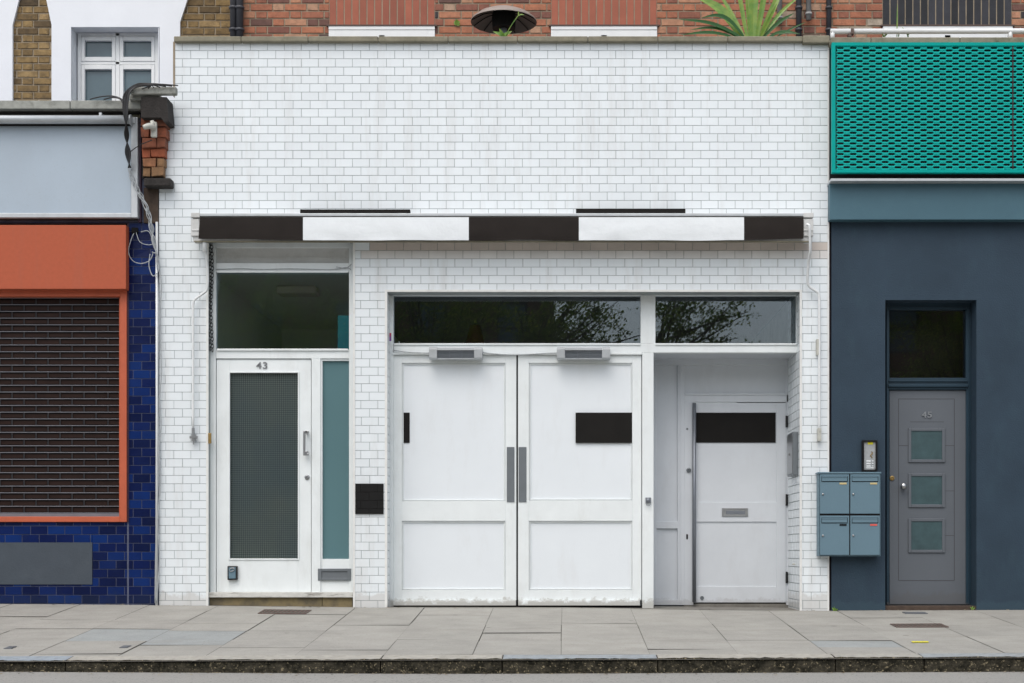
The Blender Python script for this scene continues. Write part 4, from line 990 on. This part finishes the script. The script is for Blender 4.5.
RL = lambda p: X(p, yd)
for a, b, y0, y1 in ((71, 71.6, 27.6, 130), (158.9, 159.5, 27.6, 130), (71, 159.5, 27, 27.6)): mb.box(RL(a), RL(b), rd+.005, yd+.29, Z(y1, yd), Z(y0, yd))
def rp(pts): mb.prism(pts, rd, .034)
rp([(-330, 140), (-330, -60), (34, -60), (12.5, 25), (12.5, 140)])
rp([(51.5, 140), (51.5, 25), (34, -60), (71, -60), (71, 140)])
rp([(71, 27), (71, -60), (159.5, -60), (159.5, 27)])
rp([(159.5, 140), (159.5, -60), (207, -60), (180, 22), (180, 140)])
rp([(-330, -60), (-330, -250), (243, -250), (243, -60)])
mb.build('render', M['render'], yh)
wy = yd+.14; mb = MB()
for a, b in ((77.5, 81), (115.4, 119.6), (154.8, 160)): mb.pb(a, b, 33, 130, wy, .07)
mb.pb(81, 154.8, 33, 36, wy, .07); mb.pb(81, 154.8, 61.4, 64.6, wy, .07)
win = mb.build('window', M['win_white'], yh, bevel=.004)
for a, b in ((81.2, 115.2), (119.8, 154.6)):
    for y0, y1 in ((36.2, 61.2), (64.8, 130)):
        mb = MB(); wd = wy+.012
        mb.ring(a, b, y0, y1, 3.4, 3.4, 4.4, 4.4, wd-.02, .05); mb.build('sash', M['win_white'], win, bevel=.004)
        mb = MB(); mb.pb(a+2, b-2, y0+2, y1-2, wd+.02, .006); mb.build('pane', M['win_glass'], win)
# drainpipes
def pipe(px, r, y0, d, m, label, bottom=60):
    mb = MB(); mb.tube([P(px, y0, d), P(px, bottom, d)], r, 12, smooth=False)
    for yy in (8, 30) if bottom > 40 else (bottom-6,): mb.tube([P(px, yy-1.2, d), P(px, yy+1.2, d)], r*1.3, 12, smooth=False)
    tag(mb.build('drainpipe', m, None, smooth=True), label, 'pipe', 'drainpipes on the upper brick walls')
pipe(233.6, .035, -120, ud-.05, M['pipe_dark'], 'left one of the two black drainpipes where yellow brick meets red brick')
pipe(239.8, .035, -120, ud-.07, M['pipe_dark'], 'right one of the two black drainpipes where yellow brick meets red brick')
pipe(779.5, .026, -120, ud-.05, M['pipe_grey'], 'short pale grey pipe ending above the strap-leaved plant', 24)
pipe(798.8, .028, -120, ud-.05, M['pipe_dark'], 'dark grey pipe between the two short pale pipes on the red brick')
pipe(808.6, .026, -120, ud-.06, M['pipe_grey'], 'short pale grey pipe on red brick, right of the dark pipe', 20)
pipe(828.8, .026, -120, ud-.04, M['pipe_dark'], 'dark pipe on red brick above the corner of the green screen')
# patio heater hood on the roof
hd = .75; hx, _, hz = P(503.8, 22.3, hd); rz0 = Z(66)+.1
t = thing('patio_heater', (hx, hd, rz0), 'brown-grey domed heater hood rising above the white parapet', 'patio heater')
mb = MB(); Rr = X(537, hd)-X(504, hd)
mb.lathe((hx, hd, hz), [(Rr, 0), (Rr*.99, .014), (Rr*.8, .06), (Rr*.55, .095), (Rr*.28, .112), (0, .116)], 40); mb.build('hood', M['hood'], t, smooth=True)
mb = MB()
mb.lathe((hx, hd, hz), [(Rr*.985, .001), (Rr*.8, .045), (Rr*.5, .078), (0, .09)], 40); mb.build('hood_lining', M['hood_in'], t, smooth=True)
mb = MB()
for k in range(12):
    a = k*math.pi/6+.2; mb.tube([(hx+Rr*.97*math.cos(a), hd+Rr*.97*math.sin(a), hz+.002), (hx+Rr*.6*math.cos(a), hd+Rr*.6*math.sin(a), hz+.062), (hx+.1*math.cos(a), hd+.1*math.sin(a), hz+.08)], .004, 5)
mb.build('rib', M['black_gap'], t)
mb = MB(); mb.lathe((hx, hd, hz), [(.0, .085), (.105, .085), (.112, .03), (.105, -.06), (0, -.06)], 24); mb.build('burner', M['black_gap'], t, smooth=False)
mb = MB(); mb.tube([(hx, hd, hz-.06), (hx, hd, rz0+.05)], .03, 14, smooth=False); mb.lathe((hx, hd, rz0), [(.2, 0), (.2, .03), (.05, .06), (0, .06)], 24); mb.build('post', M['steel_plate'], t)
# plant with strap leaves
def blade(mb, base, tip, lift, wd, t=.5, n=12, side=None):
    base = Vector(base); tip = Vector(tip); up = Vector((0, 0, 1))
    dirn = tip-base; s_ = dirn.cross(Vector((0, -1, .25))).normalized() if side is None else Vector(side)
    L_ = []
    for i in range(n+1):
        f = i/n; p = base.lerp(tip, f)+up*lift*math.sin(f*math.pi)*(1-.3*f)
        ww = wd*(.55+.45*math.sin(min(1, f*1.6)*math.pi/2))*(1-f**3.0)+.001
        L_.append((p-s_*ww, p+Vector((0, .22*ww, -.15*ww)), p+s_*ww))
    for a, b in zip(L_, L_[1:]):
        mb.face((a[0], a[1], b[1], b[0]), 0, t); mb.face((a[1], a[2], b[2], b[1]), 0, t)
pd = .42; pbz = Z(46, pd); pc_ = (X(752, pd), pd, pbz)
t = thing('strap_leaf_plant', (pc_[0], pd, rz0), 'green strap-leaved plant sprouting above the white parapet', 'plant')
light_ = [(741, 37, 697, -2, .10, .062, .05), (747, 37, 734, -34, 0, .028, .02), (753, 37, 755, -60, 0, .060, 0), (757, 37, 772, -50, .0, .036, -.04), (750, 37, 745, -44, .0, .030, .05), (762, 38, 800, -4, .05, .024, .1), (744, 37, 716, -12, .02, .026, .1),
          (760, 37, 790, -30, 0, .040, .06), (761, 37, 777, 3, .0, .022, -.10)]
dark_ = [(744, 37, 701, 18, .12, .03, -.1), (742, 38, 679, 19.5, .06, .026, -.15), (738, 39, 681, 35, .05, .022, -.2), (764, 37, 794, 13.2, .03, .026, -.08), (775, 38, 806, 22, .01, .012, 0), (740, 39, 690, 30, .07, .02, -.1), (766, 39, 800, 34, .05, .025, -.1), (768, 40, 786, 33, .04, .02, -.1)]
for nm, L0, mm in (('leaf', light_, M['leaf']), ('leaf', dark_, M['leaf_dark'])):
    for (bx_, by_, tx_, ty_, lf, wd, dd) in L0:
        mb = MB(); blade(mb, P(bx_, by_, pd), P(tx_, ty_, pd+dd), lf, wd*.78); mb.build(nm, mm, t, smooth=True)
mb = MB(); mb.lathe((pc_[0], pd, rz0), [(0, .0), (.15, 0), (.2, pbz-rz0-.02), (.18, pbz-rz0-.02), (.17, pbz-rz0-.06), (0, pbz-rz0-.06)], 24); mb.build('pot', M['terracotta'], t, smooth=True)
# weeds
def weed(name, bx_, by_, d, items, label, cat='weed', m='leaf', w_=.008):
    mb = MB()
    for (tx_, ty_, lf) in items: blade(mb, P(bx_+random.uniform(-1, 1), by_, d), P(tx_, ty_, d+random.uniform(-.04, .02)), lf, w_, n=6)
    return tag(mb.build(name, M[m], None), label, cat)
weed('weed', 504, 37, .25, [(493, 31.5, .01), (497, 32.5, .02), (499.3, 28.3, 0), (508, 32, .01), (512, 31, .01), (502, 33, .01)], 'small green weed on the coping below the domed heater', w_=.014)
mb = MB(); mb.tube([P(505, 37, .25), P(511, 26, .25), P(518.4, 15.5, .25)], .004, 5); blade(mb, P(518.4, 15.5, .25), P(518.6, 11, .25), 0, .005, n=4); blade(mb, P(518.6, 15.6, .25), P(524.2, 15, .25), .01, .006, n=4)
tag(mb.build('weed_stalk', M['leaf'], None, smooth=True), 'single thin weed stalk leaning across the domed heater', 'weed')
weed('weed', 897.5, 37, .12, [(897.3, 4, 0), (900, 30, .01)], 'tall single grass stem in front of the dark brick lintel', w_=.005)
weed('weed', 884, 37, .12, [(880, 28, .01), (887, 29, .01), (891, 31, .01), (882, 33, 0)], 'low grass tuft on the coping left of the tall grass stem', w_=.005)
weed('weed', 908, 37, .12, [(902, 27, .01), (912, 32, .02), (906, 30, .0)], 'low grass tuft on the coping right of the tall grass stem', w_=.005)
weed('weed', 834.5, 611, -.02, [(832, 607.5, .005), (836, 608, .005), (834, 606.5, 0), (838, 609, .004)], 'tiny green weed at the foot of the slate-blue wall beside the white tiles', w_=.006)
weed('weed', 972, 610, .0, [(970, 607, .005), (975, 607.5, .004), (973, 606, 0)], 'tiny weed at the right end of the door 45 step', w_=.005)
weed('weed', 457, 25, ud-.02, [(455, 20.5, 0), (459.5, 21, .01), (457, 19, 0), (460, 24, .01)], 'small green leaf tuft growing out of the red brick wall', w_=.02) 

# ================================================================= SMALL THINGS ON THE PAVEMENT
def on_pave(px, py):
    t0 = max(0, t_of(py)); return t0
def grate(px0, px1, py0, py1, label, m, name='drain_grate', cat='grate', slots=11):
    ta, tb = t_of(py0), t_of(py1); y1, y0 = -ta, -tb; ym = (y0+y1)/2
    x0, x1 = X(px0, ym), X(px1, ym); xm = (x0+x1)/2
    zc = lambda x, y: zp(x, y)+.006
    t = thing(name, (xm, ym, zp(xm, ym)), label, cat)
    def bar(mb, a, b, c, dd, h=.0):
        mb.face([(a, c, zc(a, c)+h), (b, c, zc(b, c)+h), (b, dd, zc(b, dd)+h), (a, dd, zc(a, dd)+h)])
        mb.face([(a, c, zc(a, c)-.006), (b, c, zc(b, c)-.006), (b, c, zc(b, c)+h), (a, c, zc(a, c)+h)])
    mb = MB(); f = .014
    bar(mb, x0, x1, y0, y0+f); bar(mb, x0, x1, y1-f, y1); bar(mb, x0, x0+f, y0+f, y1-f); bar(mb, x1-f, x1, y0+f, y1-f)
    if slots:
        for i in range(1, slots): xx = x0+(x1-x0)*i/slots; bar(mb, xx-.006, xx+.006, y0+f, y1-f)
        bar(mb, x0+f, x1-f, ym-.006, ym+.006, .001)
    else: bar(mb, x0+f, x1-f, y0+f, y1-f, .001)
    mb.build('grating' if slots else 'plate', m, t)
    if slots:
        mb = MB(); mb.face([(x0, y0, zc(x0, y0)-.0035), (x1, y0, zc(x1, y0)-.0035), (x1, y1, zc(x1, y1)-.0035), (x0, y1, zc(x0, y1)-.0035)]); mb.build('dark_slot', M['joint'], t)
grate(261, 309, 612.4, 616.0, 'rusty iron grate in the paving before the number 43 doorstep', M['rust'])
grate(893, 945, 623.8, 627.4, 'rusty iron grate in the paving before door 45', M['rust'])
grate(903.5, 926, 611.4, 613, 'small flat grey plate in the paving at the door 45 step', M['plate_grey'], 'cover_plate', 'cover plate', 0)
grate(6.5, 14.5, 646.6, 648.6, 'leftmost tiny dark metal cover in the paving near the kerb', M['plate_grey'], 'stopcock_cover', 'cover plate', 0)
grate(121.5, 129.5, 646, 648, 'tiny dark metal cover in the paving below the blue pilaster', M['plate_grey'], 'stopcock_cover', 'cover plate', 0)
mb = MB(); y0, y1 = -t_of(643.8), -t_of(642.6); x0, x1 = X(913, y0), X(929, y0)
mb.face([(x0, y0, zp(x0, y0)+.005), (x1, y0, zp(x1, y0)+.005), (x1+.01, y1, zp(x1, y1)+.005), (x0, y1, zp(x0, y1)+.005)])
tag(mb.build('paint_mark', M['yellow_label']), 'short yellow paint dash on the paving before door 45', 'paint mark')
mb = MB(); rr = random.Random(11)
for i in range(260):
    px = rr.uniform(-50, 1070); yy = rr.choice([-2.995-abs(rr.gauss(0, .12)), -3.0-abs(rr.gauss(0, .05)), rr.uniform(-.06, -.005)])
    x = X(px, yy); s_ = rr.uniform(.004, .014); z = (zp(x, yy) if yy > -1 else rz(x)-(-2.9-yy)*.0)+.003
    if yy < -1: z = rz(x)+(-.30-rz(x))*((-2.9-yy)/3.1)+.004
    a = rr.uniform(0, 3.1); u = Vector((math.cos(a), math.sin(a), 0))*s_; v = Vector((-math.sin(a), math.cos(a), 0))*s_*.6; c = Vector((x, yy, z))
    mb.face([c-u-v+Vector((0, 0, s_*.2)), c+u-v, c+u+v+Vector((0, 0, s_*.3)), c-u+v], 0, rr.random())
M['litter'] = mat('dry leaf litter', (0, 0, 0), .9, ramp=[(0, (.04, .035, .03)), (.5, (.17, .13, .08)), (1, (.35, .30, .2))], vary=0)
tag(mb.build('leaf_litter', M['litter']), 'dry leaf crumbs along the kerb and wall foot', 'litter', kind='stuff')

# ================================================================= ACROSS THE STREET (seen mirrored in the glass)
def tree(x, y, hz0, rad, hgt, nleaf, seed, label, airy=1.0, lean=0):
    rr = random.Random(seed); t = thing('street_tree', (x, y, -.3), label, 'tree', 'trees across the street')
    mb = MB(); limbs = []
    mb.tube([(x, y, -.35), (x+.1, y, hz0*.5), (x+lean*.3, y, hz0)], [.19, .13], 10)
    for k in range(26):
        a = rr.uniform(0, 6.28); el = rr.uniform(.05, 1.3); L_ = rad*rr.uniform(.55, 1.1)
        s0 = Vector((x+lean*.3, y, hz0+rr.uniform(-.6, hgt*.4)))
        e0 = s0+Vector((math.cos(a)*math.cos(el)*L_+lean, math.sin(a)*math.cos(el)*L_, math.sin(el)*hgt*.8))
        md_ = s0.lerp(e0, .5)+Vector((0, 0, -.15*L_*.5+rr.uniform(-.2, .2)))
        mb.tube([s0, md_, e0], [.05, .008], 5); limbs.append((s0, md_, e0))
        for _ in range(4):
            f = rr.uniform(.3, .95); b = (s0.lerp(md_, f*2) if f < .5 else md_.lerp(e0, f*2-1)); e2 = b+Vector((rr.uniform(-1, 1), rr.uniform(-1, 1), rr.uniform(-.2, .8)))*rad*.28
            mb.tube([b, b.lerp(e2, .5)+Vector((0, 0, .05)), e2], [.014, .004], 4); limbs.append((b, b.lerp(e2, .5), e2))
    mb.build('trunk', M['bark'], t, smooth=True)
    mb = MB()
    for i in range(nleaf):
        s0, m0, e0 = rr.choice(limbs); f = rr.uniform(.25, 1.03)
        b = (s0.lerp(m0, f*2) if f < .5 else m0.lerp(e0, f*2-1)); b = b+Vector((rr.gauss(0, .16), rr.gauss(0, .16), rr.gauss(0, .13)))*airy
        s_ = rr.uniform(.03, .06); n = Vector((rr.gauss(0, 1), rr.gauss(0, 1), rr.gauss(0, 1))).normalized(); u = n.orthogonal().normalized(); v = n.cross(u)
        mb.face([b-u*s_, b+v*s_*.55, b+u*s_, b-v*s_*.55], 0, rr.random())
    mb.build('crown', M['foliage'], t)
tree(-8.5, -25, 3.2, 3.4, 5.5, 14000, 1, 'leftmost bushy tree across the street')
tree(-3.6, -24.5, 3.4, 3.2, 6.2, 18000, 2, 'second tree from the left across the street, dense and tall', 1.2)
tree(-1.3, -24, 4.9, 2.4, 2.7, 8500, 3, 'third tree from the left across the street, limbs leaning right', .8, lean=1.1)
tree(2.0, -24, 5.0, 2.1, 2.5, 6500, 4, 'fourth tree from the left across the street, limbs leaning right', .8, lean=1.2)
tree(10.5, -25, 3.0, 3.4, 5.6, 14000, 5, 'rightmost bushy tree across the street')
def terrace(x0, x1, y, h, label):
    t = thing('terraced_house', ((x0+x1)/2, y, -.3), label, 'house', 'houses across the street')
    hs_ = []; n = int((x1-x0)/2.6); st = (x1-x0)/n
    for i in range(n):
        for z in (.6, 3.8, 6.9):
            hs_.append((x0+st*(i+.5)-.5, x0+st*(i+.5)+.5, z, z+1.7))
    mb = MB()
    for (a, b, c, d) in sub_rect((x0, x1, -.3, h), hs_): mb.box(a, b, y-.3, y, c, d)
    mb.box(x0, x1, y-6, y-.31, -.3, h-.2); mb.build('wall', M['far_wall'], t)
    for (a, b, c, d) in hs_:
        mb = MB(); mb.box(a, b, y-.2, y-.14, c, c+.08); mb.box(a, b, y-.2, y-.14, d-.08, d); mb.box(a, a+.07, y-.2, y-.14, c+.08, d-.08); mb.box(b-.07, b, y-.2, y-.14, c+.08, d-.08); mb.box(a+.07, b-.07, y-.2, y-.14, (c+d)/2-.03, (c+d)/2+.03)
        wn = mb.build('window', M['pipe_dark'], t); mb = MB(); mb.box(a+.02, b-.02, y-.22, y-.205, c+.02, d-.02); mb.build('pane', M['win_glass'], wn)
    mb = MB(); mb.box(x0-.1, x1+.1, y-.35, y+.12, h, h+.2); mb.build('coping', M['stone'], t)
terrace(-24, -.4, -33, 11, 'brown brick terrace across the street, left of the gap')
terrace(9.5, 24, -33, 10.5, 'brown brick terrace across the street, right of the gap')
for ob in list(bpy.data.objects):
    if ob.type == 'MESH' and ob.parent is None and 'kind' not in ob and 'category' not in ob: print('UNTAGGED', ob.name)
